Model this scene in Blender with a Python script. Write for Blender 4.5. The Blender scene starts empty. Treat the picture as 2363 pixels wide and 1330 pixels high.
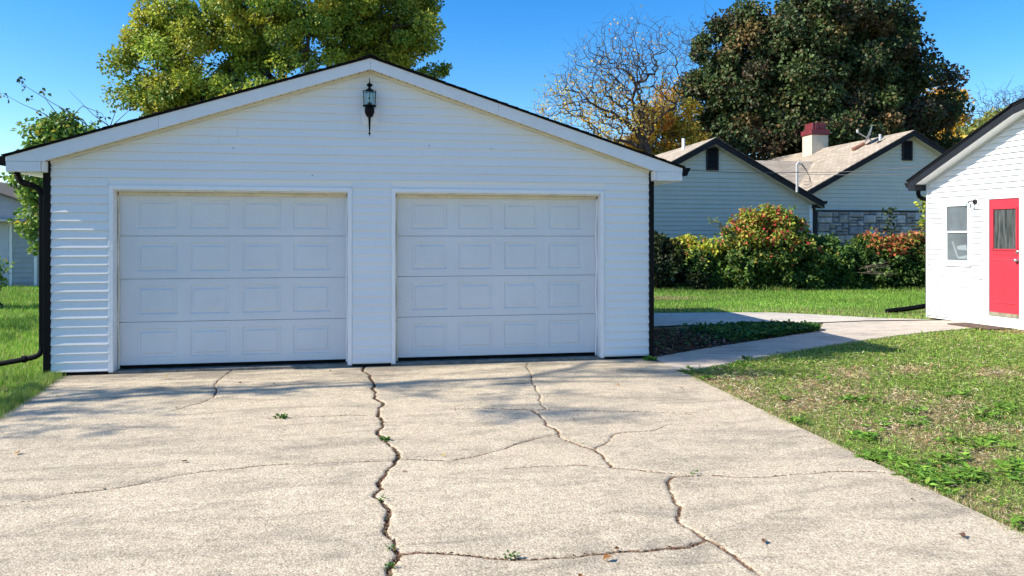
import bpy, bmesh, math, random
import numpy as np
from mathutils import Vector, Matrix
random.seed(7); RS = np.random.RandomState(11)
sc = bpy.context.scene
C = sc.collection
F, CX, HY, CH = 1707.0, 1181.5, 548.0, 1.63      # focal length (photo px), centre column, horizon row, eye height
# ---------------------------------------------------------------- camera
cam = bpy.data.cameras.new('camera'); camo = bpy.data.objects.new('camera', cam); C.objects.link(camo)
camo.location = (0, 0, CH); camo.rotation_euler = (math.radians(90), 0, 0)
cam.sensor_width = 36; cam.lens = F/2363*36; cam.shift_y = -(665-HY)/2363
cam.clip_start = 0.05; cam.clip_end = 1500
sc.camera = camo
# ---------------------------------------------------------------- world, sun, exposure
SUN_AZ, SUN_EL = math.radians(12.0), math.radians(37.0)   # azimuth: the way the light travels, from +X
sx, sy = -math.cos(SUN_AZ), -math.sin(SUN_AZ)             # horizontal vector towards the sun
w = bpy.data.worlds.new('World'); sc.world = w; w.use_nodes = True
nt = w.node_tree; nt.nodes.clear()
out = nt.nodes.new('ShaderNodeOutputWorld'); bg = nt.nodes.new('ShaderNodeBackground')
sky = nt.nodes.new('ShaderNodeTexSky'); sky.sky_type = 'NISHITA'; sky.sun_disc = False
sky.sun_elevation = SUN_EL; sky.sun_rotation = math.atan2(sx, sy)
sky.air_density = 1.0; sky.dust_density = 0.3; sky.ozone_density = 3.0; sky.altitude = 200
hs = nt.nodes.new('ShaderNodeHueSaturation'); hs.inputs['Saturation'].default_value = 1.42; hs.inputs['Hue'].default_value = 0.505
nt.links.new(sky.outputs[0], hs.inputs['Color']); nt.links.new(hs.outputs[0], bg.inputs[0])
bg.inputs[1].default_value = 0.138; nt.links.new(bg.outputs[0], out.inputs[0])
sl = bpy.data.lights.new('sun', 'SUN'); sl.energy = 5.0; sl.angle = math.radians(0.5); sl.color = (1, .93, .82)
so = bpy.data.objects.new('sun', sl); C.objects.link(so)
so.rotation_euler = Vector((-sx*math.cos(SUN_EL), -sy*math.cos(SUN_EL), -math.sin(SUN_EL))).to_track_quat('-Z', 'Y').to_euler()
so.location = (-20, -5, 20)
vs = sc.view_settings
sc.display_settings.display_device = 'sRGB'
vs.view_transform = 'Standard'; vs.look = 'None'; vs.exposure = 0.72; vs.gamma = 1; vs.use_curve_mapping = False
sc.cycles.max_bounces = 7; sc.cycles.transparent_max_bounces = 8
# ---------------------------------------------------------------- helpers
def P(px, py, Y): return ((px-CX)*Y/F, Y, CH+(HY-py)*Y/F)
def G(px, py):
    Y = F*CH/(py-HY); return ((px-CX)*Y/F, Y)

def tag(o, label=None, cat=None, group=None, kind=None):
    if label: o['label'] = label
    if cat: o['category'] = cat
    if group: o['group'] = group
    if kind: o['kind'] = kind
    return o
def empty(name, loc=(0, 0, 0), rz=0, parent=None):
    o = bpy.data.objects.new(name, None); C.objects.link(o); o.location = loc; o.rotation_euler = (0, 0, rz)
    if parent: o.parent = parent
    return o
def link(name, me, m, parent=None, loc=None, rz=0, smooth=False):
    o = bpy.data.objects.new(name, me); C.objects.link(o)
    if m is not None and not me.materials: me.materials.append(m)
    if parent: o.parent = parent
    if loc: o.location = loc
    if rz: o.rotation_euler = (0, 0, rz)
    if smooth:
        for p in me.polygons: p.use_smooth = True
    return o

class MB:
    def __init__(s): s.v = []; s.f = []
    def add(s, v, f):
        n = len(s.v); s.v += [tuple(p) for p in v]; s.f += [tuple(i+n for i in q) for q in f]; return s
    def box(s, x0, x1, y0, y1, z0, z1):
        return s.add([(x0,y0,z0),(x1,y0,z0),(x1,y1,z0),(x0,y1,z0),(x0,y0,z1),(x1,y0,z1),(x1,y1,z1),(x0,y1,z1)],
                     [(0,3,2,1),(4,5,6,7),(0,1,5,4),(1,2,6,5),(2,3,7,6),(3,0,4,7)])
    def prism(s, poly, y0, y1, axis='y'):
        """poly: (a, z) outline, extruded along the third axis"""
        n = len(poly)
        if axis == 'y': a = [(p[0], y0, p[1]) for p in poly]; b = [(p[0], y1, p[1]) for p in poly]
        elif axis == 'x': a = [(y0, p[0], p[1]) for p in poly]; b = [(y1, p[0], p[1]) for p in poly]
        else: a = [(p[0], p[1], y0) for p in poly]; b = [(p[0], p[1], y1) for p in poly]
        return s.add(a+b, [tuple(range(n)), tuple(range(2*n-1, n-1, -1))]+[(i, i+n, (i+1) % n+n, (i+1) % n) for i in range(n)])
    def tube(s, pts, r, k=8, caps=True):
        pts = [Vector(p) for p in pts]; n = len(pts); vs_, fs = [], []
        rr = r if isinstance(r, (list, tuple)) else [r]*n
        up = Vector((0, 0, 1))
        for i, p in enumerate(pts):
            d = (pts[min(i+1, n-1)]-pts[max(i-1, 0)]).normalized()
            if abs(d.dot(up)) > .95: ref = Vector((1, 0, 0))
            else: ref = up
            a = d.cross(ref).normalized(); b = d.cross(a).normalized()
            if i and (a.dot(pa) < 0): a = -a; b = -b
            pa = a
            for j in range(k):
                t = 2*math.pi*j/k; vs_.append(p+a*math.cos(t)*rr[i]+b*math.sin(t)*rr[i])
        for i in range(n-1):
            for j in range(k):
                fs.append((i*k+j, i*k+(j+1) % k, (i+1)*k+(j+1) % k, (i+1)*k+j))
        if caps: fs += [tuple(range(k))[::-1], tuple(range((n-1)*k, n*k))]
        return s.add(vs_, fs)
    def lathe(s, prof, c=(0, 0, 0), k=12, rot=0):
        vs_, fs = [], []
        for (r, z) in prof:
            for j in range(k):
                t = 2*math.pi*(j+rot)/k; vs_.append((c[0]+r*math.cos(t), c[1]+r*math.sin(t), c[2]+z))
        for i in range(len(prof)-1):
            for j in range(k): fs.append((i*k+j, i*k+(j+1) % k, (i+1)*k+(j+1) % k, (i+1)*k+j))
        fs += [tuple(range(k))[::-1], tuple(range((len(prof)-1)*k, len(prof)*k))]
        return s.add(vs_, fs)
    def build(s, name, m, parent=None, loc=None, rz=0, smooth=False, bevel=0):
        me = bpy.data.meshes.new(name); me.from_pydata(s.v, [], s.f)
        bm = bmesh.new(); bm.from_mesh(me); bmesh.ops.recalc_face_normals(bm, faces=bm.faces)
        if bevel: bmesh.ops.bevel(bm, geom=[e for e in bm.edges], offset=bevel, segments=1, affect='EDGES')
        bm.to_mesh(me); bm.free()
        return link(name, me, m, parent, loc, rz, smooth)

# ---------------------------------------------------------------- materials
def newmat(name):
    m = bpy.data.materials.new(name); m.use_nodes = True; n = m.node_tree
    return m, n, n.nodes['Principled BSDF'], n.nodes['Material Output']
def N(n, t, **kw):
    x = n.nodes.new(t)
    for k, v in kw.items():
        if k in x.inputs.keys(): x.inputs[k].default_value = v
        else: setattr(x, k, v)
    return x
def rgba(c): return (c[0], c[1], c[2], 1)
def ramp(n, src, stops):
    r = n.nodes.new('ShaderNodeValToRGB'); e = r.color_ramp.elements
    while len(e) < len(stops): e.new(.5)
    for i, (p, c) in enumerate(stops): e[i].position = p; e[i].color = rgba(c) if not isinstance(c, float) else (c, c, c, 1)
    n.links.new(src, r.inputs[0]); return r
def mixc(n, fac, a, b, blend='MIX'):
    x = n.nodes.new('ShaderNodeMix'); x.data_type = 'RGBA'; x.blend_type = blend
    for s_, v in ((0, fac), (6, a), (7, b)):
        if hasattr(v, 'is_linked'): n.links.new(v, x.inputs[s_])
        elif isinstance(v, (int, float)) and s_ == 0: x.inputs[0].default_value = v
        else: x.inputs[s_].default_value = rgba(v)
    return x.outputs[2]
def coord(n, scale=(1, 1, 1), kind='Object'):
    t = n.nodes.new('ShaderNodeTexCoord'); mp = n.nodes.new('ShaderNodeMapping'); mp.inputs['Scale'].default_value = scale
    n.links.new(t.outputs[kind], mp.inputs[0]); return mp.outputs[0]
def simple(name, col, rough=.5, var=.12, sc_=2.0, bump=0, bsc=60, metal=0, spec=.5, stretch=(1, 1, 1), dirt=None, dsc=1.5, dlo=.55, dhi=.75):
    m, n, b, o = newmat(name)
    co = coord(n, stretch)
    nz = N(n, 'ShaderNodeTexNoise', Scale=sc_, Detail=6.0, Roughness=.65); n.links.new(co, nz.inputs[0])
    lo = tuple(c*(1-var) for c in col); hi = tuple(min(1, c*(1+var)) for c in col)
    c = ramp(n, nz.outputs[0], [(.3, lo), (.7, hi)]).outputs[0]
    if dirt:
        d = N(n, 'ShaderNodeTexNoise', Scale=dsc, Detail=9.0, Roughness=.75); n.links.new(co, d.inputs[0])
        c = mixc(n, ramp(n, d.outputs[0], [(dlo, 0.0), (dhi, 1.0)]).outputs[0], c, dirt)
    n.links.new(c, b.inputs['Base Color'])
    b.inputs['Roughness'].default_value = rough; b.inputs['Metallic'].default_value = metal
    b.inputs['Specular IOR Level'].default_value = spec
    if bump:
        z = N(n, 'ShaderNodeTexNoise', Scale=bsc, Detail=4.0); n.links.new(co, z.inputs[0])
        bp = N(n, 'ShaderNodeBump', Strength=bump, Distance=.01); n.links.new(z.outputs[0], bp.inputs['Height']); n.links.new(bp.outputs[0], b.inputs['Normal'])
    return m
M = {}
M['vinyl'] = simple('white_vinyl', (.76, .76, .75), .42, .03, 1.2, .06, 8, dirt=(.62, .61, .56), dsc=2.2, dlo=.60, dhi=.95, stretch=(.5, 1, 1.6))
M['vinyl2'] = simple('white_vinyl_house', (.82, .82, .82), .45, .03, 1.5, .05, 9)
M['trimw'] = simple('white_trim', (.78, .78, .78), .4, .04, 3, .1, 20, dirt=(.5, .48, .42), dsc=7, dlo=.62, dhi=.9)
M['fascia'] = simple('fascia_paint', (.70, .71, .73), .5, .06, 3, .25, 30, dirt=(.42, .42, .42), dsc=9, dlo=.64, dhi=.8)
M['cream'] = simple('aged_cream_trim', (.66, .62, .50), .6, .15, 6, .2, 30, dirt=(.32, .26, .17), dsc=12, dlo=.5, dhi=.75, stretch=(.5, 1, 1))
M['door'] = simple('garage_door_paint', (.64, .66, .67), .5, .04, 1.2, .22, 90, dirt=(.53, .54, .52), dsc=2.6, dlo=.60, dhi=.85)
M['black'] = simple('black_metal', (.006, .006, .0065), .6, .3, 5, .1, 20, spec=.12)
M['blackrough'] = simple('black_shingle', (.008, .008, .009), .95, .5, 30, .8, 60, spec=.1)
M['bronze'] = simple('dark_bronze', (.022, .019, .021), .6, .25, 4, .15, 20, spec=.2)
M['sage'] = simple('sage_siding', (.60, .56, .46), .55, .05, 1.5, .06, 8)
M['sage2'] = simple('sage_siding_far', (.63, .59, .49), .55, .05, 1.5, .06, 8)
M['shed'] = simple('weathered_grey_siding', (.33, .36, .38), .7, .12, 3, .15, 20)
M['soil'] = simple('soil', (.07, .045, .03), .95, .5, 20, .8, 60)
M['red'] = simple('red_door_paint', (.50, .034, .052), .35, .08, 3, .1, 30)
M['steel'] = simple('brushed_steel', (.55, .55, .53), .35, .1, 3, metal=1)
M['chimney'] = simple('cream_stucco', (.55, .48, .36), .85, .15, 4, .4, 40)
M['crimson'] = simple('crimson_paint', (.15, .018, .022), .45, .35, 6, .3, 20)
M['pipe'] = simple('grey_pipe', (.45, .45, .44), .5, .1, 4)
M['cable'] = simple('grey_cable', (.10, .10, .10), .6, .2, 4)
M['navy'] = simple('black_house_trim', (.012, .014, .019), .5, .25, 4, .15, 20, spec=.25)
M['rust'] = simple('rusty_metal', (.22, .10, .06), .8, .35, 9)
M['bark'] = simple('dark_bark', (.055, .045, .038), .9, .4, 12, .6, 30)
M['bark2'] = simple('grey_bark', (.12, .10, .085), .9, .4, 12, .6, 30)
M['slabedge'] = simple('old_concrete', (.23, .21, .18), .9, .3, 6, .5, 50, dirt=(.08, .07, .055), dsc=8, dlo=.45, dhi=.7)
M['mat'] = simple('door_mat', (.10, .06, .04), .95, .4, 20, .6, 80)
M['seal'] = simple('rubber_seal', (.006, .006, .006), .8, .3, 5, spec=.1)
M['curtain'] = simple('pale_curtain', (.40, .42, .42), .9, .2, 3)
M['inside'] = simple('dark_room', (.20, .21, .215), .9, .3, 2)
M['bulb'] = simple('bulb_label', (.62, .70, .72), .4, .1, 30)

def glass(name, tint=(.9, .95, .95), rough=.03, ior=1.5):
    m, n, b, o = newmat(name)
    g = N(n, 'ShaderNodeBsdfGlossy', Roughness=rough); t = n.nodes.new('ShaderNodeBsdfTransparent'); t.inputs[0].default_value = rgba(tint)
    fr = N(n, 'ShaderNodeFresnel', IOR=ior); mx = n.nodes.new('ShaderNodeMixShader')
    n.links.new(fr.outputs[0], mx.inputs[0]); n.links.new(t.outputs[0], mx.inputs[1]); n.links.new(g.outputs[0], mx.inputs[2]); n.links.new(mx.outputs[0], o.inputs[0])
    return m
M['glass'] = glass('window_glass', (.75, .8, .82), .12, 1.22)
M['pane'] = glass('lantern_glass', (.8, .9, .9))

M['channel'] = simple('cream_vinyl', (.70, .67, .56), .5, .05, 4, .1, 20)
def frosted():
    m, n, b, o = newmat('patterned_door_glass')
    co = coord(n, (18, 18, 1.2)); z = N(n, 'ShaderNodeTexNoise', Scale=2.2, Detail=5.0); n.links.new(co, z.inputs[0])
    n.links.new(ramp(n, z.outputs[0], [(.35, (.02, .025, .025)), (.7, (.12, .13, .12))]).outputs[0], b.inputs['Base Color'])
    b.inputs['Roughness'].default_value = .25
    bp = N(n, 'ShaderNodeBump', Strength=.5, Distance=.004); n.links.new(z.outputs[0], bp.inputs['Height']); n.links.new(bp.outputs[0], b.inputs['Normal'])
    return m
M['frost'] = frosted()

def shingle_mat():
    m, n, b, o = newmat('tan_shingles')
    co = coord(n, (1, 1, 1), 'UV')
    br = N(n, 'ShaderNodeTexBrick', Scale=1.0); br.inputs['Brick Width'].default_value = .33; br.inputs['Row Height'].default_value = .14
    br.inputs['Mortar Size'].default_value = .008; br.inputs['Mortar Smooth'].default_value = .2; br.inputs['Bias'].default_value = 0
    br.inputs['Color1'].default_value = (.53, .455, .355, 1); br.inputs['Color2'].default_value = (.37, .31, .24, 1); br.inputs['Mortar'].default_value = (.16, .13, .10, 1)
    n.links.new(co, br.inputs[0])
    z = N(n, 'ShaderNodeTexNoise', Scale=2.5, Detail=8.0, Roughness=.75); n.links.new(co, z.inputs[0])
    c = mixc(n, .55, br.outputs[0], ramp(n, z.outputs[0], [(.3, (.45, .42, .38)), (.7, (1.0, .96, .9))]).outputs[0], 'MULTIPLY')
    n.links.new(c, b.inputs['Base Color']); b.inputs['Roughness'].default_value = .95
    z2 = N(n, 'ShaderNodeTexNoise', Scale=60.0, Detail=3.0); n.links.new(co, z2.inputs[0])
    mm = N(n, 'ShaderNodeMath', operation='ADD'); n.links.new(z2.outputs[0], mm.inputs[0]); n.links.new(br.outputs['Fac'], mm.inputs[1])
    bp = N(n, 'ShaderNodeBump', Strength=.5, Distance=.015); bp.invert = True; n.links.new(mm.outputs[0], bp.inputs['Height']); n.links.new(bp.outputs[0], b.inputs['Normal'])
    return m
M['shingle'] = shingle_mat()

def concrete(name, base, dark, chips=True, crack=False, tint=(1, 1, 1)):
    m, n, b, o = newmat(name)
    co = coord(n)
    big = N(n, 'ShaderNodeTexNoise', Scale=.55, Detail=8.0, Roughness=.72, Distortion=.4); n.links.new(co, big.inputs[0])
    mid = N(n, 'ShaderNodeTexNoise', Scale=9.0, Detail=6.0, Roughness=.7); n.links.new(co, mid.inputs[0])
    c = ramp(n, big.outputs[0], [(.30, dark), (.47, base), (.75, tuple(x*1.12 for x in base))]).outputs[0]
    stc = coord(n, (.55, 1.9, 1)); stn = N(n, 'ShaderNodeTexNoise', Scale=2.3, Detail=7.0, Roughness=.7, Distortion=.6); n.links.new(stc, stn.inputs[0])
    c = mixc(n, .8, c, ramp(n, stn.outputs[0], [(.36, (.62, .63, .65)), (.52, (1.0, 1.0, 1.0))]).outputs[0], 'MULTIPLY')
    c = mixc(n, .55, c, ramp(n, mid.outputs[0], [(.25, (.62, .60, .57)), (.72, (1.15, 1.14, 1.12))]).outputs[0], 'MULTIPLY')
    fine = N(n, 'ShaderNodeTexNoise', Scale=95.0, Detail=3.0, Roughness=.6); n.links.new(co, fine.inputs[0])
    h = fine.outputs[0]
    if chips:
        vo = N(n, 'ShaderNodeTexVoronoi', Scale=95.0); n.links.new(co, vo.inputs[0])
        cc = ramp(n, vo.outputs['Color'], [(.12, (.48, .45, .41)), (.40, (.90, .88, .84)), (.62, (1.04, 1.02, .98)), (.9, (1.34, 1.33, 1.28))]).outputs[0]
        c = mixc(n, .68, c, cc, 'MULTIPLY')
        vg = ramp(n, vo.outputs['Distance'], [(.35, 1.0), (.75, 0.0)]); c = mixc(n, .45, c, ramp(n, vo.outputs['Distance'], [(.3, (1.05, 1.05, 1.05)), (.8, (.45, .40, .35))]).outputs[0], 'MULTIPLY')
        a = N(n, 'ShaderNodeMath', operation='MULTIPLY_ADD'); n.links.new(vg.outputs[0], a.inputs[0]); a.inputs[1].default_value = .8; n.links.new(fine.outputs[0], a.inputs[2]); h = a.outputs[0]
    else:
        c = mixc(n, .4, c, ramp(n, fine.outputs[0], [(.3, (.7, .7, .7)), (.7, (1.2, 1.2, 1.2))]).outputs[0], 'MULTIPLY')
    if crack:
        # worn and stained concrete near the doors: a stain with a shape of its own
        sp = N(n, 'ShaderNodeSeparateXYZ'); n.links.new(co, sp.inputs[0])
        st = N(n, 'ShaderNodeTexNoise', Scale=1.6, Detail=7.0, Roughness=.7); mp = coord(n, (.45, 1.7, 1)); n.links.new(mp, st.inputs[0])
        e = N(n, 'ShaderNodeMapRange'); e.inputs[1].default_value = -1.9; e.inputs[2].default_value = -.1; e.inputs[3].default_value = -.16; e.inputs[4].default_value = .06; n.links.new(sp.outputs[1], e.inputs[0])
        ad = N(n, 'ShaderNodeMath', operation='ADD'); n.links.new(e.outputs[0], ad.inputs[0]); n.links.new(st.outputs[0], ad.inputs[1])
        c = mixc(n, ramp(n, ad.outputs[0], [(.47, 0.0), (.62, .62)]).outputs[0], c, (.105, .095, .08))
        at = N(n, 'ShaderNodeAttribute', attribute_name='crack')
        wv = N(n, 'ShaderNodeTexNoise', Scale=45.0, Detail=3.0); n.links.new(co, wv.inputs[0])
        s1 = N(n, 'ShaderNodeMath', operation='MULTIPLY_ADD'); n.links.new(wv.outputs[0], s1.inputs[0]); s1.inputs[1].default_value = .022; n.links.new(at.outputs['Fac'], s1.inputs[2])
        f = N(n, 'ShaderNodeMapRange'); f.inputs[1].default_value = .0165; f.inputs[2].default_value = .0095; n.links.new(s1.outputs[0], f.inputs[0])
        so_ = N(n, 'ShaderNodeTexNoise', Scale=38.0, Detail=3.0); n.links.new(co, so_.inputs[0])
        c = mixc(n, f.outputs[0], c, ramp(n, so_.outputs[0], [(.35, (.045, .026, .016)), (.55, (.17, .095, .055)), (.72, (.30, .20, .12))]).outputs[0])
    n.links.new(c, b.inputs['Base Color']); b.inputs['Roughness'].default_value = .92; b.inputs['Specular IOR Level'].default_value = .25
    bp = N(n, 'ShaderNodeBump', Strength=.4, Distance=.004); n.links.new(h, bp.inputs['Height']); n.links.new(bp.outputs[0], b.inputs['Normal'])
    return m
M['drive'] = concrete('exposed_aggregate', (.63, .54, .40), (.40, .355, .285), True, True)
M['path'] = concrete('path_concrete', (.56, .48, .385), (.40, .345, .28), False)
M['path2'] = concrete('pale_path_concrete', (.60, .54, .45), (.45, .41, .35), False)

def ground_mat():
    m, n, b, o = newmat('lawn_soil')
    co = coord(n)
    a = N(n, 'ShaderNodeTexNoise', Scale=.5, Detail=5.0); n.links.new(co, a.inputs[0])
    f = N(n, 'ShaderNodeTexNoise', Scale=30.0, Detail=5.0, Roughness=.7); n.links.new(co, f.inputs[0])
    c = ramp(n, a.outputs[0], [(.35, (.14, .18, .05)), (.65, (.27, .235, .11))]).outputs[0]
    c = mixc(n, .8, c, ramp(n, f.outputs[0], [(.3, (.3, .28, .25)), (.7, (1.3, 1.25, 1.1))]).outputs[0], 'MULTIPLY')
    n.links.new(c, b.inputs['Base Color']); b.inputs['Roughness'].default_value = 1; b.inputs['Specular IOR Level'].default_value = .1
    bp = N(n, 'ShaderNodeBump', Strength=.8, Distance=.02); n.links.new(f.outputs[0], bp.inputs['Height']); n.links.new(bp.outputs[0], b.inputs['Normal'])
    return m
M['ground'] = ground_mat()

def leafmat(name, trans=.35, rough=.5, spec=.3):
    m, n, b, o = newmat(name)
    at = N(n, 'ShaderNodeAttribute', attribute_name='col')
    n.links.new(at.outputs['Color'], b.inputs['Base Color']); b.inputs['Roughness'].default_value = rough; b.inputs['Specular IOR Level'].default_value = spec
    t = n.nodes.new('ShaderNodeBsdfTranslucent'); n.links.new(at.outputs['Color'], t.inputs[0])
    mx = n.nodes.new('ShaderNodeMixShader'); mx.inputs[0].default_value = trans
    n.links.new(b.outputs[0], mx.inputs[1]); n.links.new(t.outputs[0], mx.inputs[2]); n.links.new(mx.outputs[0], o.inputs[0])
    return m
M['leaf'] = leafmat('leaf'); M['leafdark'] = leafmat('dark_leaf', .2, .5, .22); M['grass'] = leafmat('grass_blade', .3, .55, .25)
M['litter'] = leafmat('litter', .1, .9, .1)

# ---------------------------------------------------------------- fast meshes
def raw_mesh(name, V, Fc, k, col=None, smooth=False):
    me = bpy.data.meshes.new(name); V = np.asarray(V, np.float32); Fc = np.asarray(Fc, np.int32).reshape(-1)
    nf = len(Fc)//k
    me.vertices.add(len(V)); me.vertices.foreach_set('co', V.ravel())
    me.loops.add(len(Fc)); me.loops.foreach_set('vertex_index', Fc)
    me.polygons.add(nf); me.polygons.foreach_set('loop_start', np.arange(0, nf*k, k, dtype=np.int32)); me.polygons.foreach_set('loop_total', np.full(nf, k, np.int32))
    if smooth: me.polygons.foreach_set('use_smooth', np.ones(nf, bool))
    me.update(calc_edges=True)
    if col is not None:
        a = me.color_attributes.new('col', 'FLOAT_COLOR', 'POINT'); c = np.ones((len(V), 4), np.float32); c[:, :3] = col; a.data.foreach_set('color', c.ravel())
    return me
def unit(a): return a/np.maximum(np.linalg.norm(a, axis=1, keepdims=True), 1e-9)
def leaves(name, c, d, nrm, ln, wd, col, m, parent=None, fold=.25):
    """diamond leaves: base at c, along d, blade facing nrm"""
    d = unit(d); nrm = unit(nrm-d*np.sum(nrm*d, 1, keepdims=True)); s = np.cross(d, nrm)
    ln = np.asarray(ln).reshape(-1, 1); wd = np.asarray(wd).reshape(-1, 1)
    mid = c+d*ln*.45
    V = np.stack([c, mid+s*wd*.5+nrm*wd*fold, c+d*ln-nrm*ln*.12, mid-s*wd*.5+nrm*wd*fold], 1).reshape(-1, 3)
    n = len(c); b = np.arange(n)*4
    Fc = np.stack([b, b+1, b+2, b, b+2, b+3], 1)
    return link(name, raw_mesh(name, V, Fc, 3, np.repeat(col, 4, 0)), m, parent)
def palette(n, cols, wts, jit=.15, base=None):
    w_ = np.array(wts, float); w_ /= w_.sum(); i = RS.choice(len(cols), n, p=w_)
    c = np.array(cols)[i]*(1+RS.normal(0, jit, (n, 1)))
    return np.clip(c*(1+RS.normal(0, .06, (n, 3))), .004, 1)
def vnoise(p, seed=0):
    """cheap smooth value noise in -1..1"""
    r = np.random.RandomState(seed); o = np.zeros(len(p))
    for k in range(6):
        v = r.normal(0, 1, p.shape[1])*(1+.35*k); o += np.sin(p@v+r.uniform(0, 6.28))/(1+.25*k)
    return o/2.6
def tubes(name, p0, p1, r0, r1, m, parent=None, k=5):
    p0, p1 = np.asarray(p0, float), np.asarray(p1, float); d = unit(p1-p0)
    ref = np.where(np.abs(d[:, 2:3]) > .9, np.array([[1., 0, 0]]), np.array([[0, 0, 1.]]))
    a = unit(np.cross(d, ref)); b = np.cross(d, a); t = np.arange(k)*2*np.pi/k
    ring = a[:, None, :]*np.cos(t)[None, :, None]+b[:, None, :]*np.sin(t)[None, :, None]
    V = np.concatenate([p0[:, None]+ring*np.asarray(r0)[:, None, None], p1[:, None]+ring*np.asarray(r1)[:, None, None]], 1)
    n = len(p0); j = np.arange(k); jn = (j+1) % k
    Fc = np.stack([j, jn, jn+k, j+k], 1)[None]+(np.arange(n)*2*k)[:, None, None]
    return link(name, raw_mesh(name, V.reshape(-1, 3), Fc, 4, smooth=True), m, parent)

def grow(trunk, targets, step, rtip, power=.45, wob=.12, limbs=(), arc=.10):
    """join target points to a trunk polyline; returns segments, radii"""
    nodes = [np.array(p, float) for p in trunk]; par = [-1]+list(range(len(trunk)-1))
    T = np.asarray(targets); T = T[np.argsort(np.linalg.norm(T-nodes[-1], axis=1))]
    base = nodes[0]; tips = []
    arr = np.zeros((len(T)*14+400, 3)); arr[:len(nodes)] = nodes; cnt = len(nodes)
    lo = max(1, len(trunk)//3)
    for lb_ in limbs:
        prev = int(np.argmin(np.linalg.norm(arr[:cnt]-np.array(lb_[0]), axis=1)))
        for p, q in zip(lb_[:-1], lb_[1:]):
            p, q = np.array(p), np.array(q); k = max(1, int(np.linalg.norm(q-p)/step))
            for j in range(1, k+1):
                arr[cnt] = p+(q-p)*j/k+RS.normal(0, .04, 3); par.append(prev); prev = cnt; cnt += 1
        tips.append(prev)
    for t in T:
        q = arr[lo:cnt]; v = t-q; dist = np.linalg.norm(v, axis=1)
        pen = dist*(1+.55*np.maximum(0, -(v[:, 2])/np.maximum(dist, .01)))+.10*np.linalg.norm(q-nodes[-1] if False else q-arr[len(trunk)-1], axis=1)
        i = int(np.argmin(pen))+lo; s = arr[i].copy(); L = np.linalg.norm(t-s); k = min(12, max(1, int(L/step)))
        prev = i
        for j in range(1, k+1):
            f = j/k; p = s+(t-s)*f
            p[2] += math.sin(f*math.pi)*L*arc
            if j < k: p += RS.normal(0, wob*step, 3)
            if cnt >= len(arr): break
            arr[cnt] = p; par.append(prev); prev = cnt; cnt += 1
        tips.append(prev)
    w_ = np.zeros(cnt)
    for t in tips: w_[t] += 1
    for i in range(cnt-1, 0, -1):
        if w_[i] == 0: w_[i] = .5
        w_[par[i]] += w_[i]
    par = np.array(par); r = rtip*w_**power
    i = np.arange(1, cnt)
    return arr[:cnt], par, r, np.array(tips)

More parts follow.
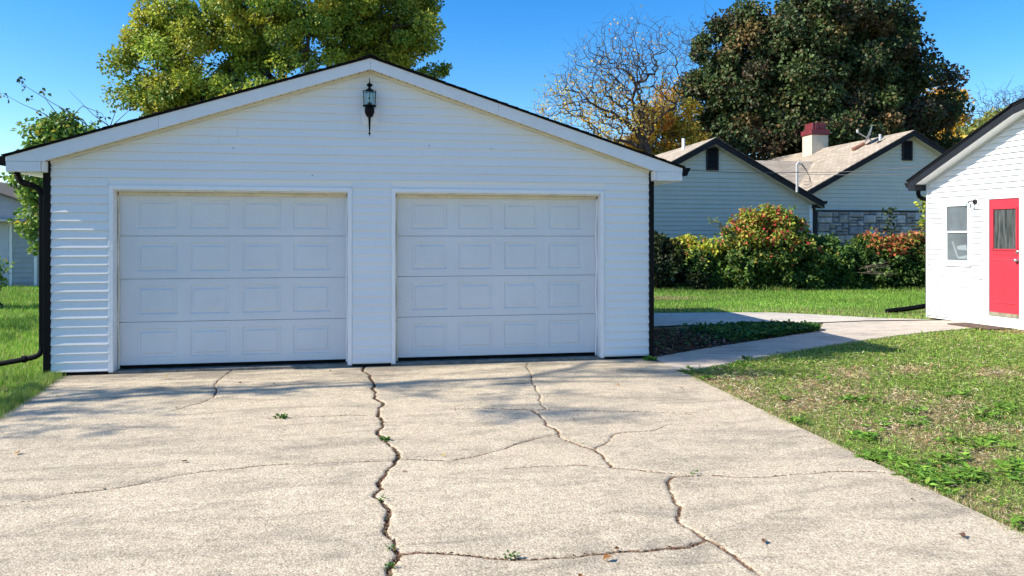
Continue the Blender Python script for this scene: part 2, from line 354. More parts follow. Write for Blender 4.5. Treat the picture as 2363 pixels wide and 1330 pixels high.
def tree(name, base, lobes, label, cat='tree', nclump=260, nleaf=60000, clump_r=.6, leaf=(.13, .10), cols=None, wts=None, bark='bark', trunk_h=.45,
         rtip=.012, group=None, mat_='leaf', shell=.45, step=.6, colfield=None, twigs=0, rmin=.0, power=.45, gap=0.0, zsq=.8, limbs=(), wob=.12, tr=None, leaflow=False):
    """lobes: (x, y, z, rx, ry, rz) world ellipsoids that the crown fills"""
    root = empty(name, base); tag(root, label, cat, group)
    L = np.array(lobes, float); vol = L[:, 3]*L[:, 4]*L[:, 5]; pick = RS.choice(len(L), nclump, p=vol/vol.sum())
    u = unit(RS.normal(0, 1, (nclump, 3))); rad = RS.uniform(shell**3, 1, nclump)**(1/3)
    lump = 1+.16*vnoise(u*2.2, 5)
    cl = L[pick, :3]+u*(rad*lump)[:, None]*L[pick, 3:6]
    cen = (L[:, :3]*vol[:, None]).sum(0)/vol.sum()
    zb = (L[:, 2]-L[:, 5]).min(); b = np.array(base, float)
    top = np.array([cen[0]*.6+b[0]*.4, cen[1]*.6+b[1]*.4, zb+(cen[2]-zb)*trunk_h])
    tr = tr or [b+(top-b)*f+RS.normal(0, .04, 3)*np.array([1, 1, 0])*(f > 0) for f in np.linspace(0, 1, 9)]
    allt = cl
    if twigs:
        e = unit(RS.normal(0, 1, (twigs, 3))); src = cl[RS.randint(0, nclump, twigs)]
        allt = np.concatenate([cl, src+e*clump_r*RS.uniform(.5, 1.6, (twigs, 1))])
    A, par, r, tips = grow(tr, allt, step, rtip, power, wob, limbs, .02 if wob < .05 else .10)
    r = np.maximum(r, rmin)
    i = np.arange(1, len(A)); p0, p1 = A[par[i]]-b, A[i]-b
    big = r[par[i]] > .05
    rr = np.minimum(r[par[i]], r[i]*1.35)
    rr[:len(tr)-1] = r[par[i]][:len(tr)-1]
    tubes('trunk', p0, p1, rr, r[i], M[bark], root, 5)
    if nleaf:
        ci = RS.randint(0, nclump, nleaf); cw = cl[ci]
        csz = RS.uniform(.6, 1.35, nclump)[ci]
        off = unit(RS.normal(0, 1, (nleaf, 3)))*(RS.uniform(0, 1, (nleaf, 1))**.45)*clump_r*csz[:, None]; off[:, 2] *= zsq
        pos = cw+off
        outw = unit(pos-cen); dr = unit(off*1.0+RS.normal(0, .5, (nleaf, 3))*clump_r+np.array([0, 0, -.25])*clump_r)
        nr = unit(outw*.6+RS.normal(0, .75, (nleaf, 3))+np.array([0, 0, .45]))
        sz = RS.uniform(.65, 1.25, nleaf)
        if colfield is not None: col = colfield(pos, ci, nclump)
        else:
            col = palette(nleaf, cols, wts)
            cb = palette(nclump, cols, wts, .12)[ci]; mixf = RS.uniform(.35, .9, (nleaf, 1)); col = col*(1-mixf)+cb*mixf
        if leaflow: keep0 = RS.uniform(0, 1, nleaf) < np.clip(1.15-(pos[:, 2]-5.5)/4.5, .06, 1); pos, dr, nr, sz, col = pos[keep0], dr[keep0], nr[keep0], sz[keep0], col[keep0]
        keep = vnoise(pos*1.1/clump_r*.6, 3) > -1.2+gap
        pos, dr, nr, sz, col = pos[keep], dr[keep], nr[keep], sz[keep], col[keep]
        leaves('crown', pos-b, dr, nr, leaf[0]*sz, leaf[1]*sz, col, M[mat_], root)
    return root

# ================================================================ GROUND
me = bpy.data.meshes.new('ground'); S = 500
me.from_pydata([(-S, -S, -.03), (S, -S, -.03), (S, S, -.03), (-S, S, -.03)], [], [(0, 1, 2, 3)])
tag(link('ground', me, M['ground']), kind='structure')

TH = math.atan(.1774); cT, sT = math.cos(TH), math.sin(TH)
GX, GY = -5.440, 8.695                                  # garage: front left corner
def loc2w(s, b): return (GX+s*cT+b*sT, GY+s*sT-b*cT)    # b: metres out in front of the facade
def w2loc(x, y): dx, dy = x-GX, y-GY; return (dx*cT+dy*sT, dx*sT-dy*cT)

cracks = [
 (.0095, [(844,845),(855,866),(859,896),(865,921),(874,943),(872,960),(884,972),(872,1002),(889,1017),(914,1040),(918,1057),(897,1082),(872,1116),(880,1129),(861,1144),(886,1163),(899,1188),(891,1209),(901,1243),(920,1277),(901,1307),(899,1330),(884,1380),(905,1450),(880,1600)]),
 (.0065, [(910,1063),(740,1070),(592,1076),(465,1089),(402,1099),(296,1121),(148,1139),(0,1169),(-200,1190)]),
 (.0055, [(540,852),(508,875),(497,909),(474,926),(398,947)]),
 (.0065, [(923,1060),(1038,1063),(1068,1058),(1183,1027),(1272,1004),(1289,1000)]),
 (.0045, [(1218,837),(1226,877),(1247,916),(1247,931),(1260,945)]),
 (.007, [(1229,948),(1256,969),(1260,981),(1285,992),(1291,1008),(1333,1025),(1371,1038),(1394,1058),(1413,1079),(1490,1086),(1559,1092)]),
 (.0085, [(1045,945),(1260,945),(1394,948),(1559,952),(1597,956)]),
 (.0055, [(1371,1038),(1406,1017),(1417,1002),(1502,994),(1555,977)]),
 (.0065, [(1540,1111),(1551,1100),(1586,1098),(1643,1096),(1728,1100),(1841,1093),(1931,1087),(2040,1089)]),
 (.007, [(1540,1111),(1549,1138),(1555,1157),(1571,1169),(1563,1192),(1567,1207),(1605,1226),(1624,1242),(1655,1255),(1678,1272),(1730,1310),(1780,1345)]),
 (.0085, [(927,1278),(973,1274),(1049,1278),(1176,1290),(1279,1286),(1356,1278),(1483,1270),(1586,1261),(1624,1247)]),
 (.0045, [(1170,1082),(1240,1076),(1330,1073),(1413,1079)]),
 (.0055, [(620,966),(700,961),(790,958),(860,958)]),
]
def fract(pts, amp, it=3):
    pts = [np.array(p) for p in pts]
    for k in range(it):
        q = [pts[0]]
        for a, b_ in zip(pts[:-1], pts[1:]):
            d = b_-a; L = np.hypot(*d)
            m_ = (a+b_)/2+np.array([-d[1], d[0]])*RS.normal(0, amp)*(1 if L < .6 else .6/L)
            q += [m_, b_]
        pts = q
    return pts
NS, NB, B1 = 600, 600, 7.6
sl_ = lambda b: .10+.155*np.minimum(b, 2.2)+.03*(b-2.2)*(b > 2.2)
sr_ = lambda b: 7.47-.025*b
bb = np.linspace(0, B1, NB+1); ss = np.linspace(0, 1, NS+1)
BB, UU = np.meshgrid(bb, ss, indexing='ij')
SSs = sl_(BB)*(1-UU)+sr_(BB)*UU
# ragged outer edges
XY = np.stack([SSs, -BB], -1)
D = np.full(BB.shape, .2); crackpts = []
for hw, pl in cracks:
    pts = fract([w2loc(*G(*p)) for p in pl],  .06 if hw > .009 else .035)
    pts = [np.array((p[0], -p[1])) for p in pts]; crackpts.append((hw, pts))
    for a, c_ in zip(pts[:-1], pts[1:]):
        lo = np.minimum(a, c_)-.12; hi = np.maximum(a, c_)+.12
        i0 = max(0, int(-hi[1]/B1*NB)); i1 = min(NB, int(-lo[1]/B1*NB)+1)
        if i1 <= i0: continue
        sub = XY[i0:i1+1]; j = np.where((sub[..., 0] > lo[0]) & (sub[..., 0] < hi[0]))
        if len(j[0]) == 0: continue
        j0, j1 = j[1].min(), j[1].max(); s2 = sub[:, j0:j1+1]
        d = c_-a; t = np.clip(((s2-a)@d)/max(d@d, 1e-9), 0, 1); dd = np.linalg.norm(s2-a-t[..., None]*d, axis=-1)
        D[i0:i1+1, j0:j1+1] = np.minimum(D[i0:i1+1, j0:j1+1], dd-hw*(.55+.9*abs(math.sin(a[1]*5.1+a[0]*2.3))))
Q = np.stack([SSs.ravel(), BB.ravel()], 1)
Z = (vnoise(Q*1.1, 2)*.004+vnoise(Q*4, 8)*.0012).reshape(BB.shape)
Z *= np.clip(BB/.5, 0, 1)
Z -= .012*np.clip((.004-D)/.012, 0, 1)*(1+.8*vnoise(Q*9, 6).reshape(BB.shape))
Z -= .004*np.clip((.02-D)/.02, 0, 1)
V = np.stack([SSs, -BB, Z], -1).reshape(-1, 3)
ii = np.arange(NB)[:, None]*(NS+1)+np.arange(NS)[None, :]
Fc = np.stack([ii, ii+(NS+1), ii+(NS+2), ii+1], -1).reshape(-1, 4)
me = raw_mesh('driveway', V, Fc, 4, smooth=True)
at = me.attributes.new('crack', 'FLOAT', 'POINT'); at.data.foreach_set('value', D.ravel().astype(np.float32))
drive = tag(link('driveway', me, M['drive'], None, (GX, GY, 0), TH), kind='structure')
s0, s1 = float(sl_(np.array(B1))), float(sr_(np.array(B1)))
M['drive_far'] = M['drive']
mb = MB(); mb.add([(s0, -B1, 0), (s1, -B1, 0), (7.2, -16, 0), (s0+.2, -16, 0)], [(0, 3, 2, 1)])
o = mb.build('driveway', M['path'], None, (GX, GY, 0), TH); tag(o, kind='structure')
# garage floor slab, its rough front edge shows below the doors
mb = MB(); mb.box(.05, 7.38, .004, 6.0, -.1, .028)
tag(mb.build('garage_floor', M['slabedge'], None, (GX, GY, 0), TH), kind='structure')

# paths: thin slabs standing a little proud of the lawn soil
def slab(name, poly, z, m, th=.06):
    mb = MB(); mb.prism(poly, z-th, z, 'z'); return tag(mb.build(name, m, bevel=0), kind='structure')
def Gp(l): return [G(*p) for p in l]
a0 = loc2w(7.475, .02); a1 = loc2w(7.445, 1.03)
slab('path', [a0]+[a1]+Gp([(1640,845),(1740,826),(1850,806),(1960,789),(2060,775),(2150,765),(2240,757),(2363,757),(2500,760),(2500,748),(2363,749),(2180,739),(2000,741),(1900,745),(1890,764),(1800,777),(1700,792),(1600,808),(1545,818)])+[loc2w(7.47, -.1)], -.004, M['path'])
slab('path', Gp([(1440,757),(1560,752),(1700,748),(1899,744.5),(2000,740.5),(2180,738.3),(2150,738),(2000,733),(1880,726),(1790,722),(1690,721.5),(1560,722.5),(1440,724)]), .004, M['path2'])
# dark expansion joint between the two slabs
jp = [(*G(x, y), .0) for x, y in [(1440,757.3),(1560,752.3),(1700,748.3),(1899,744.8),(2000,740.8),(2180,738.5)]]
mb = MB()
mb.tube([(p[0], p[1]-.02, .0005) for p in jp], .012, 5); o = mb.build('joint', M['seal']); tag(o, kind='structure')

# ================================================================ GRASS and small ground things
def blades(name, xy, h, w_, col, lean=.5, m='grass', label=None):
    n = len(xy); a = RS.uniform(0, 2*np.pi, n); l = RS.uniform(.1, 1, n)*lean
    z0 = np.full(n, -.028)
    l = np.minimum(l, .98)
    c = np.column_stack([xy, z0]); s = np.column_stack([np.cos(a), np.sin(a), np.zeros(n)])*(w_/2)[:, None]
    b2 = a+RS.uniform(.8, 2.3, n); ld = np.column_stack([np.cos(b2), np.sin(b2), np.zeros(n)])
    tip = c+ld*(h*l)[:, None]+np.array([0, 0, 1])*(h*np.sqrt(np.maximum(.05, 1-l*l*.8)))[:, None]
    V = np.stack([c-s, c+s, tip], 1).reshape(-1, 3); Fc = np.arange(3*n)
    dk = np.repeat(col, 3, 0)
    o = link(name, raw_mesh(name, V, Fc, 3, dk), M[m]); tag(o, kind='stuff')
    if label: o['label'] = label
    return o
def inside(p, poly):
    x, y = p[:, 0], p[:, 1]; r = np.zeros(len(p), bool); n = len(poly)
    for i in range(n):
        x1, y1 = poly[i]; x2, y2 = poly[(i+1) % n]
        if y1 == y2: continue
        c = ((y1 > y) != (y2 > y)) & (x < (x2-x1)*(y-y1)/(y2-y1)+x1); r ^= c
    return r
def scatter(poly, n, warp=None):
    poly = np.array(poly); lo, hi = poly.min(0), poly.max(0); out_ = []
    k = 0
    while k < n:
        p = RS.uniform(lo, hi, (n*2, 2)); p = p[inside(p, poly)]
        if warp is not None: p = p[RS.uniform(0, 1, len(p)) < warp(p)]
        out_.append(p); k += len(p)
    return np.concatenate(out_)[:n]
GREENS = [(.19, .33, .045), (.28, .42, .065), (.38, .48, .12), (.11, .21, .03)]
STRAW = [(.54, .41, .22), (.44, .31, .17), (.60, .52, .31), (.34, .22, .12)]
dry = [(1640,890,70,28),(1720,905,60,24),(1850,925,110,28),(1950,905,60,20),(2080,915,60,15),(2170,955,90,26),(2210,930,50,22),(2050,985,110,22),(2150,1010,60,20),(1960,860,50,14),(2300,860,60,12),(2250,1050,70,30),(1760,945,60,18),(2330,1190,60,30),(2240,1150,50,20),(1880,885,60,14),(2260,985,60,18),(1700,870,60,10),(2330,990,40,16),(2100,850,50,10)]
def dryness(p):
    px = CX+p[:, 0]*F/p[:, 1]; py = HY+CH*F/p[:, 1]; v = np.zeros(len(p))
    for (x, y, rx, ry) in dry: v = np.maximum(v, np.exp(-(((px-x)/rx)**2+((py-y)/ry)**2)))
    return v
def grasscol(p, dk, base=.12):
    n = len(p); g = palette(n, GREENS, [3, 4, 2, 2], .18); s = palette(n, STRAW, [3, 3, 2, 2], .15)
    f = RS.uniform(0, 1, n) < np.clip(base+dk, 0, .95); big = 1+.22*vnoise(p*.9, 4)[:, None]
    c = np.where(f[:, None], s, g*big); return c
# front lawn, right of the driveway
edge = [loc2w(7.46, 1.0), loc2w(7.42, 2.5), loc2w(7.36, 4.5), loc2w(7.31, 6.0), loc2w(7.25, 8.0)]
lawnR = edge+[(7.5, .8), (16, 6), (16, 12.6)]+Gp([(2500,760),(2363,757),(2240,757),(2150,765),(2060,775),(1960,789),(1850,806),(1740,826),(1640,845)])
def nearw(p): return np.clip((6.5/np.maximum(p[:, 1], 3))**1.6, .12, 1)
p = scatter(lawnR, 260000, nearw)
dk = dryness(p); nz = vnoise(p*2.3, 9)
big = np.clip(p[:, 1]/6, .8, 2)
h = RS.uniform(.02, .052, len(p))*(1+.25*nz)*(1-.45*dk)*np.clip(.8+.2*big, 1, 1.2); 
blades('grass', p, h, RS.uniform(.004, .008, len(p))*big, grasscol(p, dk*1.0+.06*np.clip(nz, 0, 1), .04)*1.16, 1.05, label='patchy green and straw lawn beside the driveway')
# flat thatch: dry and living blades lying in every direction under the standing grass
p2 = scatter(lawnR, 150000, nearw); dk2 = dryness(p2); big2 = np.clip(p2[:, 1]/6, .8, 2); n = len(p2)
fl = RS.uniform(0, 1, n)[:, None] < (.14+.8*dk2)[:, None]
cc = np.where(fl, palette(n, [(.62, .48, .27), (.50, .36, .20), (.70, .62, .40), (.45, .26, .14)], [4, 3, 3, 1.5], .15), palette(n, GREENS, [3, 4, 3, 1], .18))
o = leaves('thatch', np.column_stack([p2, RS.uniform(-.02, .012, n)]), np.column_stack([RS.normal(0, 1, (n, 2)), RS.normal(.05, .22, n)]), np.column_stack([RS.normal(0, .35, (n, 2)), np.ones(n)]), RS.uniform(.025, .06, n)*np.clip(big2, .9, 1.5), RS.uniform(.005, .010, n)*big2, cc, M['grass'], None, .1)
o['kind'] = 'stuff'; o['label'] = 'flat mat of dry and green blades under the front lawn'
# back lawn
lawnB = Gp([(1440,724),(1560,722.5),(1690,721.5),(1790,722),(1880,726),(2000,733),(2150,738)])+[(8.4, 15.3), (13.5, 20), (15, 26.5), (3, 26.5), (2.2, 20)]
p = scatter(lawnB, 130000, lambda q: np.clip((17/q[:, 1])**1.5, .2, 1))
nz = vnoise(p*1.3, 14)
bald = np.exp(-(((p[:, 0]-G(1535, 688)[0])/.9)**2+((p[:, 1]-G(1535, 688)[1])/.55)**2))
near_edge = np.clip((17.4-p[:, 1])/1.2, 0, 1)*.3
o = blades('grass', p, RS.uniform(.05, .10, len(p))*(1-.7*bald), RS.uniform(.014, .024, len(p)), grasscol(p, bald*1.3+near_edge+.05*nz, .03)*np.array([.80, .94, .80])*(1+.22*vnoise(p*np.array([.6, 1.6]), 41)[:, None]), .7, label='bright green back lawn in front of the hedge')
# ragged longer grass against the foot of the hedge
p = np.column_stack([RS.uniform(3.2, 14, 7000), 22.9+RS.normal(0, .22, 7000)]); p[:, 1] += .25*np.sin(p[:, 0]*1.3)
blades('grass', p, RS.uniform(.08, .26, len(p))*(.6+.4*np.abs(vnoise(p*np.array([2.2, .1]), 77))), RS.uniform(.016, .03, len(p)), grasscol(p, np.zeros(len(p)), .05)*.8, .8, label='longer ragged grass along the foot of the hedge')
# left lawn
lawnL = [loc2w(.12, .02), loc2w(.40, 1.9), loc2w(.5, 6), (-7.5, 2.2), (-16, 12), (-18, 27), (-5.9, 27), (-5.62, 15), loc2w(-.02, -.05)]
p = scatter(lawnL, 150000, lambda q: np.clip((8/q[:, 1])**1.4, .15, 1)*((q[:, 0] > q[:, 1]*-.78-.6) | (RS.uniform(0, 1, len(q)) < .15)))
nz = vnoise(p*1.2, 24); big = np.clip(p[:, 1]/8, .9, 2.4)
blades('grass', p, RS.uniform(.035, .09, len(p))*(1+.3*nz)*np.clip(big, 1, 1.5), RS.uniform(.005, .010, len(p))*big, grasscol(p, .12*np.clip(nz, 0, 1), .05)*np.array([.95, 1.1, .8]), .8, label='green side lawn to the left of the garage')
# long grass creeping over the slab's left edge and around its corner
q = []
for k in range(9000):
    b_ = abs(RS.normal(0, 1.0))*1.4; q.append(loc2w(float(sl_(np.array(b_)))+RS.normal(-.05, .05), b_))
q = np.array(q); blades('grass', q, RS.uniform(.05, .13, len(q)), RS.uniform(.005, .009, len(q)), grasscol(q, np.zeros(len(q)), .08), .9, label='longer grass along the left driveway edge')
q = np.array([loc2w(float(sr_(np.array(b_)))+.02+.035*math.sin(b_*7)+.02*math.sin(b_*19)+RS.normal(0, .03), b_) for b_ in RS.uniform(1.0, 7.5, 11000)])
blades('grass', q, RS.uniform(.02, .06, len(q)), RS.uniform(.004, .008, len(q)), grasscol(q, np.full(len(q), .35), .2), .95, label='thin grass fringe along the right driveway edge')

# broadleaf weeds
weeds = [(2000,920,45,9,14),(1960,922,30,6,8),(1805,917,20,5,6),(2098,947,25,6,8),(1823,970,25,7,7),(1995,1003,40,12,20),(2035,976,28,7,8),(1990,1050,45,14,18),(2044,1062,40,14,16),(2157,1105,60,24,34),(2100,1085,40,14,14),(2193,1064,40,16,16),(2292,1019,50,18,20),(2337,1082,45,22,20),(2240,1095,40,18,16),(2120,975,40,8,8),(2220,910,40,8,8),(1588,859,22,5,14),(1700,840,40,6,10),(2300,940,50,10,12),(2260,960,40,10,10),(2340,1215,22,16,10),(2170,1015,40,8,6),(2190,1140,30,10,8),(1640,870,20,4,6),(1900,875,50,8,8),(2090,1115,20,8,5)]
def rosettes(name, centers, size, label, cols=[(.17, .33, .04), (.26, .44, .06), (.09, .20, .025)], flat=.5, m='leaf'):
    cs, ds, ns, ls, ws, co = [], [], [], [], [], []
    for (x, y, sc2) in centers:
        k = RS.randint(5, 12)
        for j in range(k):
            a = RS.uniform(0, 6.283); el = RS.uniform(.15, 1.0)*flat
            d = (math.cos(a)*math.cos(el), math.sin(a)*math.cos(el), math.sin(el)); cs.append((x, y, .0)); ds.append(d)
            ns.append((-math.cos(a)*math.sin(el)+RS.normal(0, .2), -math.sin(a)*math.sin(el)+RS.normal(0, .2), math.cos(el))); l = size*sc2*RS.uniform(.6, 1.15); ls.append(l); ws.append(l*RS.uniform(.28, .45))
    n = len(cs); o = leaves(name, np.array(cs), np.array(ds), np.array(ns), ls, ws, palette(n, cols, [3, 3, 2], .15), M[m], None, .12)
    o['kind'] = 'stuff'; o['label'] = label; return o
cen = []
for (x, y, rx, ry, n) in weeds:
    for k in range(n):
        g = G(x+RS.normal(0, rx*.55), y+RS.normal(0, ry*.55))
        if w2loc(*g)[0] > 7.36: cen.append((*g, RS.uniform(.6, 1.1)))
rosettes('broadleaf_weeds', cen, .085, 'broad dandelion-like weeds growing through the front lawn')
# clover and small weeds all over
cen = [(*g, RS.uniform(.5, 1)) for g in scatter(lawnR, 500, nearw)]
rosettes('low_clover', cen, .05, 'low clover leaves mixed in the front lawn', flat=.9)

slab('mulch_bed', Gp([(2290,759),(2500,759),(2500,772),(2330,768)]), -.008, simple('red_mulch', (.22, .09, .055), .95, .4, 25, .8, 60), .03)
# bed beside the garage: mulch and ground ivy
bed = Gp([(1470,762),(1600,760),(1700,757),(1800,754),(1880,758),(1893,763),(1800,777),(1700,792),(1600,808),(1545,818),(1500,824),(1440,826)])
slab('mulch_bed', bed, -.012, M['soil'], .03)
p = scatter(bed, 9000); n = len(p)
d = np.column_stack([RS.normal(0, 1, (n, 2)), RS.normal(0, .25, n)])
nn = np.column_stack([RS.normal(0, .4, (n, 2)), np.ones(n)])
o = leaves('mulch_chips', np.column_stack([p, RS.uniform(-.01, .02, n)]), d, nn, RS.uniform(.04, .09, n), RS.uniform(.015, .03, n), palette(n, [(.14, .085, .06), (.24, .16, .12), (.07, .045, .03), (.32, .25, .19)], [3, 2, 3, 1]), M['litter'])
o['kind'] = 'stuff'; o['label'] = 'dark brown bark mulch in the bed beside the garage'
def ivyw(q):
    px = CX+q[:, 0]*F/q[:, 1]; py = HY+CH*F/q[:, 1]
    return np.clip((px-1590)/150-(py-770)/40, .0, 1)**1.5+.01
p = scatter(bed, 6500, ivyw); n = len(p)
d = np.column_stack([RS.normal(0, 1, (n, 2)), RS.uniform(-.1, .8, n)]); nn = np.column_stack([RS.normal(0, .5, (n, 2)), np.ones(n)])
o = leaves('ground_ivy', np.column_stack([p, RS.uniform(.0, .09, n)]), d, nn, RS.uniform(.05, .09, n), RS.uniform(.04, .07, n), palette(n, [(.06, .15, .03), (.09, .20, .045), (.035, .09, .02)], [3, 2, 3]), M['leaf'])
o['kind'] = 'stuff'; o['label'] = 'low green ivy covering the bed between the two paths'

# fallen leaves and crack litter
p = np.concatenate([scatter(lawnR, 170, nearw), scatter([loc2w(.3, .2), loc2w(7.3, .2), loc2w(7.2, 7), loc2w(.6, 7)], 26)]); n = len(p)
o = leaves('fallen_leaves', np.column_stack([p, np.where([w2loc(*q)[0] > 7.4 for q in p], .03, .012)]), np.column_stack([RS.normal(0, 1, (n, 2)), RS.normal(0, .2, n)]), np.column_stack([RS.normal(0, .4, (n, 2)), np.ones(n)]),
           RS.uniform(.03, .07, n), RS.uniform(.02, .045, n), palette(n, [(.36, .14, .05), (.30, .19, .09), (.12, .07, .04), (.5, .34, .07)], [2, 3, 4, 1]), M['litter'])
o['kind'] = 'stuff'; o['label'] = 'scattered small brown and orange fallen leaves'
cs = []
for hw, pts in crackpts:
    per = 15 if hw > .009 else (6 if hw > .008 else 2.0 if hw > .006 else .5)
    for a, b_ in zip(pts[:-1], pts[1:]):
        L = np.hypot(*(b_-a)); k = RS.poisson(per*L*14)
        for j in range(k):
            t = RS.uniform(); q = a+(b_-a)*t+RS.normal(0, hw*.75, 2); cs.append((*loc2w(q[0], -q[1]), RS.uniform(-.016, .004)))
cs = np.array(cs); n = len(cs)
o = leaves('crack_litter', cs, np.column_stack([RS.normal(0, 1, (n, 2)), RS.normal(0, .3, n)]), np.column_stack([RS.normal(0, .5, (n, 2)), np.ones(n)]), RS.uniform(.008, .028, n), RS.uniform(.004, .012, n),
           palette(n, [(.15, .08, .045), (.08, .05, .035), (.26, .16, .09), (.04, .03, .02), (.08, .13, .03)], [4, 4, 2, 3, .7]), M['litter'])
o['kind'] = 'stuff'; o['label'] = 'brown litter and soil lodged in the driveway cracks'

def weed(px, py, r, n, label, name='crack_weed'):
    x, y = G(px, py); a = RS.uniform(0, 6.283, n); el = RS.uniform(.2, 1.3, n)
    rr = RS.uniform(0, 1, n)**.5*r*.6
    c = np.column_stack([np.cos(a)*rr, np.sin(a)*rr*.6, RS.uniform(-.01, .02, n)])
    d = np.column_stack([np.cos(a)*np.cos(el), np.sin(a)*np.cos(el), np.sin(el)])
    e = empty(name, (x, y, 0)); tag(e, label, 'weed', 'small weeds growing in the driveway')
    o = leaves('foliage', c, d, np.column_stack([RS.normal(0, .5, (n, 2)), np.ones(n)]), RS.uniform(.4, .9, n)*r*.6, RS.uniform(.2, .35, n)*r, palette(n, [(.08, .22, .03), (.12, .28, .04), (.05, .13, .02)], [3, 2, 2]), M['leaf'], e)
weed(889, 1016, .055, 60, 'round bright green weed plugging the wide crack halfway down the driveway')
weed(1181, 1287, .05, 26, 'small green weed in the crack nearest the camera, right of the wide crack')
weed(650, 965, .08, 40, 'flat green and brown weed on the left slab below the left garage door')
weed(880, 1155, .045, 20, 'tiny yellowish weed on the left kink of the wide crack')
weed(899, 1268, .04, 22, 'small weed where the wide crack meets the lowest cross crack')
weed(1602, 1094, .04, 18, 'tiny dark green weed on the right slab where two thin cracks fork')
weed(1500, 832, .12, 60, 'leafy weed at the foot of the right garage corner')
weed(902, 1312, .04, 22, 'weed in the wide crack at the bottom edge of the picture')
weed(1722, 829, .10, 40, 'tuft of weed standing at the left edge of the curving path')

# ================================================================ SIDING
board_cache = {}
def siding(parent, m, s0, s1, z0, z1, zmax=None, ex=.105, lip=.013, cuts=(), name='siding_board', split=None, y0=0.0, gap=.002):
    """boards from z0 up to z1; zmax(s): roof line above s; cuts: (s0, s1, z0, z1) openings"""
    n = int(math.ceil((z1-z0)/ex-1e-6))
    for i in range(n):
        za, zb = z0+i*ex, min(z0+(i+1)*ex, z1)
        spans = [(s0, s1)]
        for (c0, c1, d0, d1) in cuts:
            if zb > d0+.01 and za < d1-.01:
                nw = []
                for (p, q) in spans:
                    if c0 > p+.01: nw.append((p, min(q, c0)))
                    if c1 < q-.01: nw.append((max(p, c1), q))
                    if c0 >= q or c1 <= p: nw.append((p, q)) if (p, q) not in nw else None
                spans = nw
        if split:
            ns = []
            for (p, q) in spans:
                if q-p > 2.2 and RS.uniform() < .75:
                    c_ = p+(q-p)*RS.uniform(.25, .75); ns += [(p, c_-.0015), (c_+.0015, q)]
                else: ns.append((p, q))
            spans = ns
        for (p, q) in spans:
            if zmax:
                # clip to where zmax(s) > z
                xs = np.linspace(p, q, 400); za_ok = xs[[zmax(x) > za+.004 for x in xs]]; zb_ok = xs[[zmax(x) > zb for x in xs]]
                if len(za_ok) < 2: continue
                pa, qa = za_ok[0], za_ok[-1]
                if len(zb_ok) < 2: pb = qb = max(xs, key=zmax); zt = zmax(pb)-.004
                else: pb, qb = zb_ok[0], zb_ok[-1]; zt = zb
            else: pa, qa, pb, qb, zt = p, q, p, q, zb
            jj = RS.uniform(-.0012, .0012)
            f = y0; za = za+gap
            v = [(pa, f-lip-jj, za), (qa, f-lip-jj, za), (qb, f-.002, zt), (pb, f-.002, zt), (pa, f-.0005, za), (qa, f-.0005, za), (qb, f-.0005, zt), (pb, f-.0005, zt),
                 (pa, f-lip+.001-jj, za+.006), (qa, f-lip+.001-jj, za+.006)]
            MB().add(v, [(0, 1, 9, 8), (8, 9, 2, 3), (0, 4, 5, 1), (3, 2, 6, 7), (0, 8, 3, 7, 4), (1, 5, 6, 2, 9), (4, 7, 6, 5)]).build(name, m, parent)

# ================================================================ GARAGE
W, DP = 7.42, 6.1; MIDS = W/2
gar = tag(empty('garage', (GX, GY, 0), TH), 'detached white vinyl two-bay garage with low gable roof and black trim', 'garage')
RZ, EZ = 3.722, 2.51                              # soffit line: at the ridge and at the wall corners
def gz(s): return RZ-(RZ-EZ)/MIDS*abs(s-MIDS)
OP = [(.70, 3.43), (4.02, 6.72)]; OH = 2.20; BZ = .035
# core walls (behind the siding) with door openings
mb = MB()
def seg(a, b_):  # full-height wall piece following the gable
    pts = [(a, BZ), (b_, BZ)]
    if a < MIDS < b_: pts += [(b_, gz(b_)), (MIDS, RZ), (a, gz(a))]
    else: pts += [(b_, gz(b_)), (a, gz(a))]
    mb.prism(pts, 0, .10)
seg(0, .70-.03); seg(3.43+.03, 4.02-.03); seg(6.72+.03, W)
mb.prism([(.67, OH+.01), (3.46, OH+.01), (3.46, gz(3.46)), (.67, gz(.67))], 0, .10)
mb.prism([(3.99, OH+.01), (6.75, OH+.01), (6.75, gz(6.75)), (3.99, gz(3.99))], 0, .10)
mb.box(0, .1, .101, DP, BZ, EZ); mb.box(W-.1, W, .101, DP, BZ, EZ)
mb.prism([(.101, BZ), (W-.101, BZ), (W-.101, EZ), (MIDS, RZ), (.101, EZ)], DP-.1, DP)
mb.build('wall', M['vinyl'], gar)
siding(gar, M['vinyl'], .022, W-.022, BZ, RZ, lambda s: gz(s)-.035, .1045, .021, gap=.008, cuts=[(a-.055, b_+.055, -1, OH+.055) for a, b_ in OP]+[], split=True)
